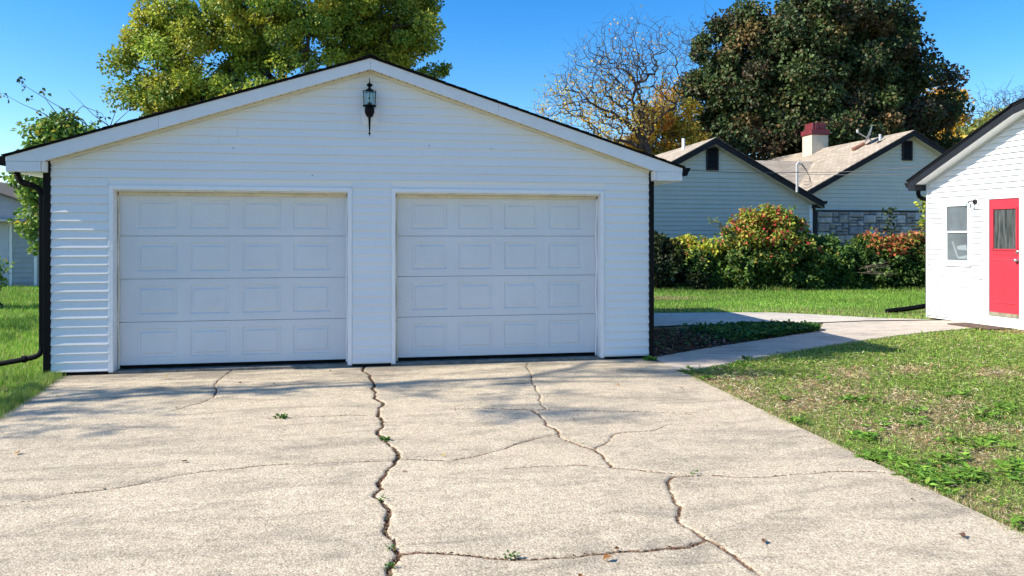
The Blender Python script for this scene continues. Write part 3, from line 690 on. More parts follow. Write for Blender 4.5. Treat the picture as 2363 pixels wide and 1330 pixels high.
# casing, jambs, doors
for di, (a, b_) in enumerate(OP):
    mb = MB(); t = .052
    mb.box(a-t, a, -.020, .0, BZ-.01, OH+t); mb.box(b_, b_+t, -.020, .0, BZ-.01, OH+t); mb.box(a, b_, -.020, .0, OH, OH+t)
    mb.build('door_casing', M['trimw'], gar, bevel=.003)
    mb = MB(); mb.box(a-.03, a+.004, .0005, .24, .03, OH+.005); mb.build('door_jamb', M['trimw'], gar)
    mb = MB(); mb.box(b_-.004, b_+.03, .0005, .24, .03, OH+.005); mb.build('door_jamb', M['trimw'], gar)
    mb = MB(); mb.box(a+.005, b_-.005, .0008, .22, OH-.02, OH+.008); mb.build('door_header', M['cream'], gar)
    # stop mouldings, a bit wavy as old ones are
    for x0, sgn in ((a+.006, 1), (b_-.006, -1)):
        pts = [(x0+sgn*(.012+.006*math.sin(k*1.7+di)), .125, .04+k*.21) for k in range(11)]
        MB().tube(pts, .012, 6).build('weather_strip', M['cream'] if sgn > 0 else M['trimw'], gar)
    MB().box(a+.02, b_-.02, .118, .135, OH-.062, OH-.021).build('weather_strip', M['cream'], gar)
    dz0, dz1 = .075, OH-.03; hh = (dz1-dz0)/4
    door = MB().box(a+.012, b_-.012, .176, .20, dz0, dz1).build('garage_door', M['door'], gar)
    tag(door, ['slightly wider left garage door', 'right garage door with scuffed lower left corner'][di])
    for r_ in range(4):
        z0_, z1_ = dz0+r_*hh+.003, dz0+(r_+1)*hh-.003; x0, x1 = a+.012, b_-.012
        mb = MB(); y = .142; wv = x1-x0; mg = wv*.075; gp = wv*.055
        pw = (wv-2*mg-3*gp)/4; xs = [x0]; rect = []
        pz0, pz1 = z0_+hh*.17, z1_-hh*.17+.01
        for c in range(4):
            l = x0+mg+c*(pw+gp); rect.append((l, l+pw)); xs += [l, l+pw]
        xs.append(x1)
        for k in range(9):
            mb.add([(xs[k], y, z0_), (xs[k+1], y, z0_), (xs[k+1], y, pz0), (xs[k], y, pz0)], [(0, 1, 2, 3)])
            mb.add([(xs[k], y, pz1), (xs[k+1], y, pz1), (xs[k+1], y, z1_), (xs[k], y, z1_)], [(0, 1, 2, 3)])
            if k % 2 == 0: mb.add([(xs[k], y, pz0), (xs[k+1], y, pz0), (xs[k+1], y, pz1), (xs[k], y, pz1)], [(0, 1, 2, 3)])
        def ring(l, r, b2, t2, y1, l2, r2, b3, t3, y2):
            mb.add([(l, y1, b2), (r, y1, b2), (r, y1, t2), (l, y1, t2), (l2, y2, b3), (r2, y2, b3), (r2, y2, t3), (l2, y2, t3)], [(0, 1, 5, 4), (1, 2, 6, 5), (2, 3, 7, 6), (3, 0, 4, 7)])
        for (l, r) in rect:
            e1, e2, e3 = .010, .040, .052
            ring(l, r, pz0, pz1, y, l+e1, r-e1, pz0+e1, pz1-e1, y+.011)
            ring(l+e1, r-e1, pz0+e1, pz1-e1, y+.011, l+e2, r-e2, pz0+e2, pz1-e2, y+.009)
            ring(l+e2, r-e2, pz0+e2, pz1-e2, y+.009, l+e3, r-e3, pz0+e3, pz1-e3, y+.001)
            mb.add([(l+e3, y+.001, pz0+e3), (r-e3, y+.001, pz0+e3), (r-e3, y+.001, pz1-e3), (l+e3, y+.001, pz1-e3)], [(0, 1, 2, 3)])
        mb.add([(x0, y, z0_), (x1, y, z0_), (x1, y+.03, z0_), (x0, y+.03, z0_), (x0, y, z1_), (x1, y, z1_), (x1, y+.03, z1_), (x0, y+.03, z1_)], [(0, 3, 2, 1), (4, 5, 6, 7), (0, 4, 7, 3), (1, 2, 6, 5)])
        me = bpy.data.meshes.new('door_section'); me.from_pydata(mb.v, [], mb.f); bm = bmesh.new(); bm.from_mesh(me); bmesh.ops.remove_doubles(bm, verts=bm.verts, dist=.0002); bmesh.ops.recalc_face_normals(bm, faces=bm.faces); bm.to_mesh(me); bm.free()
        link('door_section', me, M['door'], door)
    MB().box(a+.012, b_-.012, .145, .172, .05, dz0).build('bottom_seal', M['seal'], door)
# inner dark lining so nothing shines through the gaps
MB().box(.2, W-.2, .26, .27, .0285, OH+.2).build('inner_lining', M['seal'], gar)
# black corner posts
MB().box(-.060, .021, -.022, .02, .0, 2.385).build('corner_post', M['black'], gar, bevel=.004)
MB().box(W-.021, W+.045, -.030, .02, .0, 2.385).build('corner_post', M['black'], gar, bevel=.004)
MB().box(-.018, .021, -.026, -.003, 2.386, 2.535).build('corner_post', M['black'], gar)
MB().box(W-.021, W+.012, -.026, -.003, 2.386, 2.535).build('corner_post', M['black'], gar)
# dark base strip under the siding
for a, b_ in ((.0, .645), (3.485, 3.965), (6.775, W)):
    MB().box(a, b_, -.006, .0, -.01, BZ-.001).build('base_flashing', M['black'], gar)
# rake fascia boards, eave return boxes, soffit panels
OV, FR = .39, .15
SL = (RZ-EZ)/MIDS
for sgn in (-1, 1):
    f = (lambda s: s) if sgn < 0 else (lambda s: W-s)
    top = lambda s: 3.852-(3.852-2.552)/(MIDS+OV)*(MIDS-s)
    # three boards, butted
    js = [-OV, 1.25, MIDS] if sgn < 0 else [-OV, 2.1, MIDS]
    for k in range(2):
        a, b_ = js[k]+(0 if k == 0 else .0012), js[k+1]-(.0012 if k == 0 else .0012)
        low = lambda s: max(2.505, RZ-.004-SL*(MIDS-s))
        poly = [(f(a), low(a))]
        if k == 0: poly += [(f(-.012), 2.505)]
        poly += [(f(b_), low(b_)), (f(b_), top(b_)), (f(a), top(a))]
        MB().prism(poly, -FR-.02, -FR).build('rake_fascia', M['fascia'], gar)
    # soffit panels between fascia and wall
    x = .0; pwid = .105
    while x < MIDS-.01:
        a, b_ = x+.005, min(x+pwid-.005, MIDS-.001); za, zb = RZ-SL*(MIDS-a), RZ-SL*(MIDS-b_)
        MB().prism([(f(a), za+.012), (f(b_), zb+.012), (f(b_), zb+.02), (f(a), za+.02)], -FR+.001, .0).build('soffit_panel', M['channel'], gar)
        x += pwid
    # frieze channel along the top of the siding
    MB().prism([(f(.0), EZ-.022), (f(MIDS-.001), RZ-.028), (f(MIDS-.001), RZ+.009), (f(0), EZ+.009)], -.022, -.001).build('frieze_channel', M['channel'], gar)
    # boxed eave return
    MB().prism([(f(-OV), 2.385), (f(-.03), 2.385), (f(-.03), 2.503), (f(-OV), 2.503)], -FR-.016, -FR+.01).build('eave_return', M['fascia'], gar, bevel=.003)
    MB().prism([(f(-.028), 2.39), (f(-.001), 2.39), (f(-.001), 2.515), (f(-.028), 2.515)], -FR+.01, -.0005).build('return_cheek', M['trimw'], gar)
    MB().prism([(f(-OV+.01), 2.392), (f(-.03), 2.392), (f(-.03), 2.404), (f(-OV+.01), 2.404)], -FR+.012, DP+.1).build('eave_soffit', M['trimw'], gar)
    MB().prism([(f(-OV), 2.385), (f(-OV+.018), 2.385), (f(-OV+.018), 2.54), (f(-OV), 2.54)], -FR+.012, DP+.1).build('eave_fascia', M['trimw'], gar)
    # roof deck and shingle courses
    rz = lambda s: top(s)
    MB().prism([(f(-OV-.01), top(-OV)), (f(MIDS), top(MIDS)), (f(MIDS), top(MIDS)+.02), (f(-OV-.01), top(-OV)+.02)], -FR-.035, DP+.12).build('roof_deck', M['black'], gar)
    nc = 31; Ls = (MIDS+OV+.03)/nc
    for k in range(nc):
        a = -OV-.03+k*Ls; b_ = a+Ls*1.25; b_ = min(b_, MIDS); e = RS.uniform(-.006, .006); t = .030+RS.uniform(0, .006)
        MB().prism([(f(a), top(a)+.018), (f(b_), top(b_)+.018), (f(b_), top(b_)+.026), (f(a), top(a)+t)], -FR-.05+e, DP+.14+e).build('shingle_course', M['blackrough'], gar)
MB().prism([(MIDS-.10, 3.852-.034+.03), (MIDS, 3.852+.03), (MIDS+.10, 3.852-.034+.03), (MIDS+.10, 3.852-.034+.044), (MIDS, 3.852+.05), (MIDS-.10, 3.852-.034+.044)], -FR-.055, DP+.15).build('ridge_cap', M['blackrough'], gar)
# gutters (K profile) both sides
for sgn in (-1, 1):
    f = (lambda s: s) if sgn < 0 else (lambda s: W-s)
    prof = [(-OV-.002, 2.56), (-OV-.002, 2.455), (-OV-.07, 2.455), (-OV-.085, 2.50), (-OV-.11, 2.53), (-OV-.115, 2.56)]
    MB().prism([(f(a), z) for a, z in prof], -FR-.02, DP+.1).build('gutter', M['black'], gar)
# downspout at the left corner: ribbed elbow, vertical pipe, bottom elbow and extension
mb = MB(); X = -.090; yq = .032
curve = []
for k in range(19):
    t = k/18; a = t*math.pi/2*1.0
    curve.append((-.355+(.10)*(1-math.cos(a)), yq, 2.39-.13*math.sin(a)))
curve2 = [(c[0], c[1], c[2]) for c in curve]+[(-.19, yq, 2.235), (-.14, yq, 2.215), (-.115, yq, 2.18), (X, yq, 2.13)]
rad = [.034*(1+(.09 if i % 2 else -.05)) for i in range(len(curve2))]
mb.tube(curve2, rad, 12); mb.build('downspout_elbow', M['black'], gar, smooth=False)
MB().box(X-.026, X+.024, yq-.028, yq+.028, .33, 2.15).build('downspout', M['black'], gar, bevel=.006)
mb = MB(); pts = [(X, yq, .34), (X-.005, yq, .29), (X-.03, yq-.005, .25), (X-.07, yq-.01, .228), (X-.16, yq-.02, .205), (X-.9, yq-.09, .085)]
mb.tube(pts, [.031, .034, .031, .034, .031, .031], 10); mb.build('downspout_extension', M['black'], gar)
MB().tube([(X-.16, yq-.02, .208), (X-.20, yq-.024, .202)], .043, 10).build('downspout_strap', M['black'], gar)
# siding details: nail dots and seams
for s_, z_ in ((2.06, 2.72), (4.45, 2.80), (5.25, 2.78), (3.0, 2.4)):
    MB().lathe([(.007, 0), (.004, .006)], k=8).build('nail_head', M['bronze'], gar, (s_, -.018, z_)).rotation_euler = (math.pi/2, 0, 0)

# ---------------------------------------------------------------- lantern
lx, lz = 3.70, 2.885
lan = tag(empty('wall_lantern', (*loc2w(lx, .0), lz), TH), 'black carriage lantern with clear panes and long tail under the garage peak', 'wall lantern')
MB().box(-.092, .092, -.030, -.012, .165, .37).build('mounting_block', M['trimw'], lan, bevel=.004)
MB().box(-.07, .07, -.036, -.0305, .19, .36).build('mounting_plate', M['trimw'], lan, bevel=.003)
mb = MB(); mb.lathe([(.001, 0), (.007, .03), (.018, .038), (.007, .05), (.010, .10), (.017, .24), (.02, .245)], (0, -.12, 0), 8); mb.build('tail', M['black'], lan)
mb = MB(); mb.lathe([(.02, .243), (.038, .248), (.062, .30), (.064, .335), (.058, .36), (.05, .372), (.088, .378), (.088, .384)], (0, -.12, 0), 8, .5)
mb.box(-.012, .012, -.115, -.03, .29, .325); mb.build('body', M['black'], lan)
mb = MB()
for k in range(6):
    t = math.pi/6+k*math.pi/3; x, y = .086*math.cos(t), .086*math.sin(t); x2, y2 = .079*math.cos(t), .079*math.sin(t)
    mb.tube([(x2, y2-.12, .383), (x, y-.12, .565)], .0045, 6)
for z_, r_ in ((.386, .083), (.562, .090)):
    ps = [(r_*math.cos(math.pi/6+k*math.pi/3), r_*math.sin(math.pi/6+k*math.pi/3)-.12, z_) for k in range(7)]; mb.tube(ps, .005, 6)
mb.build('cage', M['black'], lan)
for k in range(6):
    t0, t1 = math.pi/6+k*math.pi/3, math.pi/6+(k+1)*math.pi/3
    me = bpy.data.meshes.new('pane'); me.from_pydata([(.078*math.cos(t0), .078*math.sin(t0)-.12, .388), (.078*math.cos(t1), .078*math.sin(t1)-.12, .388), (.084*math.cos(t1), .084*math.sin(t1)-.12, .56), (.084*math.cos(t0), .084*math.sin(t0)-.12, .56)], [], [(0, 1, 2, 3)])
    link('pane', me, M['pane'], lan)
mb = MB(); mb.lathe([(.060, .566), (.046, .583), (.028, .592), (.012, .612), (.026, .628), (.043, .642), (.036, .652), (.012, .668), (.006, .68), (.005, .715), (.001, .735)], (0, -.12, 0), 10); mb.build('lantern_top', M['black'], lan)
mb = MB(); mb.lathe([(.026, .386), (.026, .425)], (0, -.12, 0), 10); mb.build('socket', M['bronze'], lan)
mb = MB(); mb.lathe([(.03, .426), (.03, .535), (.015, .55)], (0, -.12, 0), 10); mb.build('bulb', M['bulb'], lan)
MB().box(-.015, .01, -.1515, -.150, .465, .485).build('bulb_print', M['cable'], lan)

# ================================================================ WHITE HOUSE (right)
HX, HYY = 8.49, 15.12; hu = Vector((440, -1707)).normalized(); HA = math.atan2(hu.y, hu.x)
# local frame: x along the wall towards the camera, y into the house, z up
h = tag(empty('white_house', (HX, HYY, 0), HA), 'white sided house with black-edged gable roof and a red door facing the path', 'house')
HE, HP = 2.70, .49                                  # soffit height at the far corner, roof pitch
def hz(t):
    if t < 2.2: return HE+HP*t
    if t < 3.6: return HE+HP*2.2+.25*(t-2.2)
    if t < 5.0: return HE+HP*2.2+.35-.25*(t-3.6)
    return HE+HP*2.2-HP*(t-5.0)
HL = 7.2
MB().prism([(0, .0), (HL, .0), (HL, HE), (5.0, hz(5.0)), (3.6, hz(3.6)), (2.2, hz(2.2)), (0, HE)], 0.0, .15).build('wall', M['vinyl2'], h)
MB().box(0, HL, .151, 9, 0, HE-.05).build('wall', M['vinyl2'], h)
# positions along the wall read from the picture
wt0, wt1, wz0, wz1 = .47, 1.02, 1.13, 2.27
dt0, dt1, dz0, dz1 = 1.475, 2.085, .26, 2.33
siding(h, M['vinyl2'], .03, 2.9, .03, 3.9, lambda t: hz(t)-.04, .1035, .030, gap=.021, cuts=[(wt0-.07, wt1+.06, wz0-.06, wz1+.07), (dt0-.13, 3.0, -1, dz1+.10), (1.10, 1.26, 2.16, 2.39), (1.22, 1.36, .84, 1.03)])
MB().box(.0, .03, -.034, .0, .0, HE).build('corner_trim', M['trimw'], h)
MB().box(-.012, .0, -.018, .06, .0, HE-.06).build('corner_trim', M['bronze'], h)
# window
wf = MB(); t_ = .05
wf.box(wt0-t_, wt0, -.038, .0, wz0-t_, wz1+t_); wf.box(wt1, wt1+t_, -.038, .0, wz0-t_, wz1+t_); wf.box(wt0, wt1, -.038, .0, wz1, wz1+t_); wf.box(wt0-.03, wt1+.03, -.048, .0, wz0-t_-.012, wz0-.001)
win = wf.build('window', M['vinyl2'], h, bevel=.003)
zm = (wz0+wz1)/2+.02
s1_ = MB(); t_ = .035
for za, zb, y in ((zm, wz1, -.012), (wz0, zm+.03, -.002)):
    s1_.box(wt0+.002, wt0+t_, y-.01, y+.006, za, zb); s1_.box(wt1-t_, wt1-.002, y-.01, y+.006, za, zb); s1_.box(wt0+t_, wt1-t_, y-.01, y+.006, zb-.032, zb-.002); s1_.box(wt0+t_, wt1-t_, y-.01, y+.006, za+.002, za+.032+(0 if y < -.01 else .02))
s1_.build('sash', M['vinyl2'], win)
MB().add([(wt0+.036, -.012, zm+.033), (wt1-.036, -.012, zm+.033), (wt1-.036, -.012, wz1-.033), (wt0+.036, -.012, wz1-.033)], [(0, 1, 2, 3)]).build('pane', M['glass'], win)
MB().add([(wt0+.036, -.003, wz0+.054), (wt1-.036, -.003, wz0+.054), (wt1-.036, -.003, zm-.002), (wt0+.036, -.003, zm-.002)], [(0, 1, 2, 3)]).build('pane', M['glass'], win)
MB().box(wt0+.003, wt1-.003, -.0006, .0, wz0+.002, wz1-.002).build('interior', M['inside'], win)
mb = MB()   # things leaning on the sill inside: pale board and papers
mb.add([(wt0+.13, -.0012, wz0+.42), (wt0+.17, -.0012, wz0+.42), (wt0+.30, -.0012, wz0+.10), (wt0+.26, -.0012, wz0+.10)], [(0, 1, 2, 3)])
mb.add([(wt0+.25, -.0012, wz0+.33), (wt1-.08, -.0012, wz0+.36), (wt1-.06, -.0012, wz0+.25), (wt0+.27, -.0012, wz0+.26)], [(0, 1, 2, 3)])
mb.add([(wt0+.29, -.0012, wz0+.12), (wt1-.05, -.0012, wz0+.16), (wt1-.05, -.0012, wz0+.09), (wt0+.29, -.0012, wz0+.08)], [(0, 1, 2, 3)])
mb.build('sill_clutter', M['curtain'], win)
# red door
fr = MB(); fr.box(dt0-.12, dt0-.003, -.036, .0, .12, dz1+.09); fr.box(dt1+.003, 3.0, -.036, .0, .12, dz1+.09); fr.box(dt0-.003, dt1+.003, -.036, .0, dz1+.004, dz1+.09); fr.box(dt0-.12, 3.0, -.038, .0, .0, .12); fr.box(dt0-.003, dt1+.003, -.03, .0, .12, dz0-.07)
fr.build('door_frame', M['vinyl2'], h)
MB().box(dt0, dt1, -.045, .0, dz0-.068, dz0-.002).build('door_sill', simple('worn_brass', (.30, .27, .18), .5, .4, 14, metal=.3, dirt=(.6, .58, .5), dsc=9), h)
rd = MB(); y = -.018; gw0, gw1, gz0, gz1 = dt0+.085, dt1-.075, 1.42, 2.14
rd.box(dt0, gw0, y, .0, dz0, dz1); rd.box(gw1, dt1, y, .0, dz0, dz1); rd.box(gw0, gw1, y, .0, gz1, dz1); rd.box(gw0, gw1, y, .0, dz0, gz0)
red = rd.build('door', M['red'], h)
mb = MB()
for a, b_, c, d_ in ((gw0-.03, gw1+.03, gz0-.03, gz0), (gw0-.03, gw1+.03, gz1, gz1+.03), (gw0-.03, gw0, gz0, gz1), (gw1, gw1+.03, gz0, gz1)): mb.box(a, b_, y-.014, y-.0005, c, d_)
mb.build('glazing_bead', M['red'], red, bevel=.004)
MB().box(gw0+.0005, gw1-.0005, -.010, -.004, gz0+.0005, gz1-.0005).build('pane', M['frost'], red)
for a, b_ in ((dt0+.06, dt0+.285), (dt0+.325, dt1-.06)):
    MB().add([(a, y-.0005, .42), (b_, y-.0005, .42), (b_, y-.0005, 1.24), (a, y-.0005, 1.24), (a+.02, y-.008, .44), (b_-.02, y-.008, .44), (b_-.02, y-.008, 1.22), (a+.02, y-.008, 1.22),
              (a+.045, y-.001, .465), (b_-.045, y-.001, .465), (b_-.045, y-.001, 1.195), (a+.045, y-.001, 1.195), ],
             [(0, 1, 5, 4), (1, 2, 6, 5), (2, 3, 7, 6), (3, 0, 4, 7), (4, 5, 9, 8), (5, 6, 10, 9), (6, 7, 11, 10), (7, 4, 8, 11), (8, 9, 10, 11)]).build('raised_panel', M['red'], red)
MB().box(dt0+.06, dt1-.06, y-.006, y-.0005, 1.31, 1.335).build('raised_panel', M['red'], red)
mb = MB(); mb.lathe([(.028, 0), (.028, .008), (.012, .012), (.012, .03), (.028, .04), (.03, .06), (.02, .07)], k=12); o = mb.build('knob', M['steel'], red, (dt1-.05, y, 1.22), smooth=True); o.rotation_euler = (math.pi/2, 0, 0)
MB().lathe([(.030, 0), (.030, .012), (.018, .02)], k=12).build('deadbolt', M['steel'], red, (dt1-.05, y, 1.37)).rotation_euler = (math.pi/2, 0, 0)
# meter/outlet plates and porch light
MB().box(1.105, 1.255, -.038, .0, 2.165, 2.385).build('light_block', M['vinyl2'], h, bevel=.004)
MB().box(1.225, 1.355, -.036, .0, .845, 1.025).build('outlet_block', M['vinyl2'], h, bevel=.004)
MB().box(1.25, 1.33, -.06, -.037, .87, 1.0).build('outlet_cover', M['trimw'], h, bevel=.006)
pl = tag(empty('porch_light', (HX+hu.x*1.18, HYY+hu.y*1.18, 2.30), HA), 'small bronze porch light with glass shade between window and red door', 'porch light')
MB().lathe([(.05, 0), (.05, .012), (.02, .02)], k=14).build('backplate', M['bronze'], pl, (0, -.039, 0)).rotation_euler = (math.pi/2, 0, 0)
MB().tube([(0, -.045, 0), (-.02, -.10, .02), (-.03, -.15, .01), (-.03, -.17, -.02)], .012, 8).build('arm', M['bronze'], pl)
MB().lathe([(.02, -.02), (.035, -.05), (.045, -.10), (.04, -.12)], (-.03, -.17, 0), 12).build('glass_shade', M['pane'], pl)
# roof: soffit panels, fascia, shingles
OVH = .30
brk = [-.17, 2.2, 3.6, 5.0, 7.4]
def ro(t): return hz(max(t, -0.2)) if t >= 0 else HE+HP*t
for a, b_ in zip(brk[:-1], brk[1:]):
    za, zb = ro(a), ro(b_)
    MB().prism([(a, za+.0), (b_, zb+.0), (b_, zb+.135), (a, za+.135)], -OVH-.02, -OVH).build('rake_fascia', M['navy'], h)
    MB().prism([(a, za+.136), (b_, zb+.136), (b_, zb+.155), (a, za+.155)], -OVH-.035, -OVH+.01).build('drip_edge', M['navy'], h)
    MB().prism([(a-.02, za+.156), (b_+.02, zb+.156), (b_+.02, zb+.185), (a-.02, za+.185)], -OVH-.05, 9.3).build('roof_shingles', M['blackrough'], h)
    MB().prism([(a, za-.012), (b_, zb-.012), (b_, zb+.006), (a, za+.006)] if a >= 0 else [(0, HE-.012), (b_, zb-.012), (b_, zb+.006), (0, HE+.006)], -.03, -.001).build('frieze_channel', M['trimw'], h)
x = -.10
while x < 4.9:
    a, b_ = x+.002, x+.298
    if a < 2.2 < b_: mids = [(2.2, ro(2.2))]
    else: mids = []
    lo = [(a, ro(a)+.014)]+[(m0, m1+.014) for m0, m1 in mids]+[(b_, ro(b_)+.014)]
    up_ = [(q[0], q[1]+.012) for q in reversed(lo)]
    MB().prism(lo+up_, -OVH+.001, -.0).build('soffit_panel', M['vinyl2'], h); x += .30
MB().box(-.17, .0, -OVH-.018, -.01, HE-.115, HE-.005).build('eave_return', M['navy'], h)
MB().prism([(-.17, HE-.10), (-.01, HE-.10), (-.01, HE-.085), (-.17, HE-.085)], .0, 9).build('eave_soffit', M['vinyl2'], h)
MB().prism([(-.172, HE+.05), (-.172, HE-.05), (-.24, HE-.05), (-.255, HE-.01), (-.28, HE+.02), (-.285, HE+.05)], -OVH-.0, 9).build('gutter', M['black'], h)
mb = MB(); mb.tube([(-.13, -.10, HE-.11), (-.13, -.10, HE-.18), (-.11, -.09, HE-.24), (-.06, -.05, HE-.28), (-.03, .04, HE-.30)], .042, 10); mb.build('downspout_elbow', M['black'], h)
MB().box(-.07, -.012, .02, .10, .1, HE-.25).build('downspout', M['navy'], h)
# black extension lying on the lawn
xt = tag(empty('drain_extension', (*G(2046, 725), 0)), 'flat black downspout extension lying on the back lawn beside the white house', 'downspout extension')
e1 = Vector((8.98, 15.95, .10))-Vector((*G(2046, 725), 0))
MB().tube([(0, 0, .06), (e1.x*.5, e1.y*.5, .10), (e1.x, e1.y, .16)], .055, 6).build('pipe', M['black'], xt)
dm = tag(MB().box(-.45, .45, -.25, .25, 0, .018).build('doormat', M['mat'], None, (HX+hu.x*1.55-.36, HYY+hu.y*1.55-.12, .0), HA), 'flat brown doormat on the path below the red door', 'doormat')

# ================================================================ NEIGHBOUR'S HOUSE
def facade_pt(Z0, px):
    rx = px-CX; Zz = Z0/(1-1.039e-4*rx); return rx*Zz/F, Zz
def roofquad(name, pts, m, parent, uvs=None, th=.06):
    me = bpy.data.meshes.new(name); n = len(pts)
    v = [tuple(p) for p in pts]+[(p[0], p[1], p[2]-th) for p in pts]
    f = [tuple(range(n)), tuple(range(2*n-1, n-1, -1))]+[(i, i+n, (i+1) % n+n, (i+1) % n) for i in range(n)]
    me.from_pydata(v, [], f)
    A = Vector(pts[0]); e = (Vector(pts[1])-A).normalized(); nn = e.cross(Vector(pts[-1])-A).normalized(); q = nn.cross(e)
    uv = me.uv_layers.new(name='UVMap')
    for p in me.polygons:
        for li in p.loop_indices:
            d = Vector(v[me.loops[li].vertex_index])-A; uv.data[li].uv = (d.dot(e), d.dot(q))
    return link(name, me, m, parent)
nx0, ny0 = facade_pt(25.7, 1643)            # ridge foot of the front gable
nb = tag(empty('neighbour_house', (nx0, ny0, 0), TH), 'sage green sided house with two gables, tan shingle roof and stone base behind the hedge', 'house')
# front gable: local x along wall, x=0 under its ridge
GR, GP, GWL, GWR = 4.98, .53, -4.3, 3.98
def g1(s): return GR-GP*abs(s)
MB().prism([(GWL, 0), (GWR, 0), (GWR, g1(GWR)), (0, GR), (GWL, g1(GWL))], .0, .2).build('wall', M['sage'], nb)
MB().box(GWL, GWR, .201, 12, 0, g1(GWR)).build('wall', M['sage'], nb)
siding(nb, M['sage'], GWL, GWR-.12, .3, GR, lambda s: g1(s)-.06, .158, .034, cuts=[(-.24, .24, 4.05, 4.93)], gap=.018)
MB().box(GWR-.12, GWR+.01, -.045, 0, .0, g1(GWR)-.02).build('corner_trim', M['trimw'], nb)
def louver(parent, x, y, z0, z1, hw):
    v = MB(); v.box(x-hw, x-hw+.06, y-.07, y, z0, z1); v.box(x+hw-.06, x+hw, y-.07, y, z0, z1); v.box(x-hw+.06, x+hw-.06, y-.07, y, z0, z0+.06); v.box(x-hw+.06, x+hw-.06, y-.07, y, z1-.06, z1)
    o = v.build('gable_vent', M['bronze'], parent)
    MB().box(x-hw+.06, x+hw-.06, y-.008, y-.002, z0+.06, z1-.06).build('vent_back', M['seal'], o)
    k = 8
    for i in range(k):
        a = z0+.07+i*(z1-z0-.14)/k
        MB().add([(x-hw+.06, y-.06, a), (x+hw-.06, y-.06, a), (x+hw-.06, y-.015, a+.06), (x-hw+.06, y-.015, a+.06), (x-hw+.06, y-.06, a+.012), (x+hw-.06, y-.06, a+.012), (x+hw-.06, y-.015, a+.072), (x-hw+.06, y-.015, a+.072)],
                 [(0, 1, 2, 3), (4, 7, 6, 5), (0, 4, 5, 1), (0, 3, 7, 4), (1, 5, 6, 2), (2, 6, 7, 3)]).build('slat', M['bronze'], o)
louver(nb, 0, .0, 4.07, 4.91, .23)
def gable_roof(xr, y0, zr, pitch, hl, hr, yb, parent, ybl=None, ybr=None):
    """ridge at local xr; front edge y0-.35; hl/hr run left/right"""
    yf = y0-.32
    for sgn, run, yb_ in ((-1, hl, ybl or yb), (1, hr, ybr or yb)):
        e = xr+sgn*run; ze = zr-pitch*run
        roofquad('roof', [(xr, yf, zr+.26), (xr, yb_, zr+.26), (e, yb_, ze+.26), (e, yf, ze+.26)] if sgn > 0 else [(xr, yb_, zr+.26), (xr, yf, zr+.26), (e, yf, ze+.26), (e, yb_, ze+.26)], M['shingle'], parent)
        MB().prism([(xr+sgn*.001, zr+.01), (e, ze+.01), (e, ze+.195), (xr+sgn*.001, zr+.195)], yf-.01, yf+.03).build('rake_fascia', M['bronze'], parent)
        MB().prism([(xr+sgn*.001, zr+.196), (e, ze+.196), (e, ze+.235), (xr+sgn*.001, zr+.235)], yf-.035, yf+.03).build('rake_fascia', M['bronze'], parent)
        MB().prism([(xr+sgn*.001, zr), (e, ze), (e, ze+.012), (xr+sgn*.001, zr+.012)], yf+.032, y0).build('soffit', M['cream'], parent)
gable_roof(0, 0, GR, GP, 4.75, 4.30, 12, nb)
MB().prism([(4.31, 2.98), (4.31, 2.86), (4.38, 2.86), (4.42, 2.92), (4.44, 2.98)], -.32, 12).build('gutter', M['bronze'], nb)
MB().box(GWR-.02, GWR+.30, -.24, -.02, 2.72, 2.84).build('eave_return', M['bronze'], nb)
MB().box(GWR+.03, GWR+.16, -.0, .12, .1, 2.75).build('downspout', M['bronze'], nb)
MB().box(GWR+.03, GWR+.15, .125, .2, .1, 2.75).build('corner_trim', M['trimw'], nb)
# second gable, 1.3 m behind, local coordinates in the same frame
x2w, y2w = facade_pt(27.0, 2097)
def tolocal(x, y): dx, dy = x-nx0, y-ny0; return dx*cT+dy*sT, -dx*sT+dy*cT
XR2, YW2 = tolocal(x2w, y2w)
G2, P2 = 5.66, .53; WL2, WR2 = GWR-1.2, XR2+5.2
def g2(s): return G2-P2*abs(s-XR2)
ZSt = 2.70                                     # top of the stone course
zl = g2(WL2)
MB().prism([(WL2, 0), (WR2, 0), (WR2, g2(WR2)), (XR2, G2), (WL2, g2(WL2))], YW2, YW2+.2).build('wall', M['sage2'], nb)
MB().box(WL2, WR2, YW2+.201, YW2+12, 0, g2(WR2)-.05).build('wall', M['sage2'], nb)
siding(nb, M['sage2'], WL2, WR2, ZSt, G2, lambda s: g2(s)-.06, .163, .034, cuts=[(XR2-.24, XR2+.24, 4.75, 5.6)], y0=YW2, gap=.018)
louver(nb, XR2-.1, YW2, 4.72, 5.52, .23)
gable_roof(XR2, YW2, G2, P2, 5.2, 5.6, 14, nb)
# cross roof that joins the two gables
yr = YW2+4.1; zr = 5.07
roofquad('roof', [(-1, YW2+.22, zr-.46*3.88), (XR2-1.5, YW2+.22, zr-.46*3.88), (XR2-1.5, yr, zr), (-1, yr, zr)], M['shingle'], nb)
roofquad('roof', [(-1, yr, zr), (XR2-1.5, yr, zr), (XR2-1.5, yr+4, zr-1.9), (-1, yr+4, zr-1.9)], M['shingle'], nb)
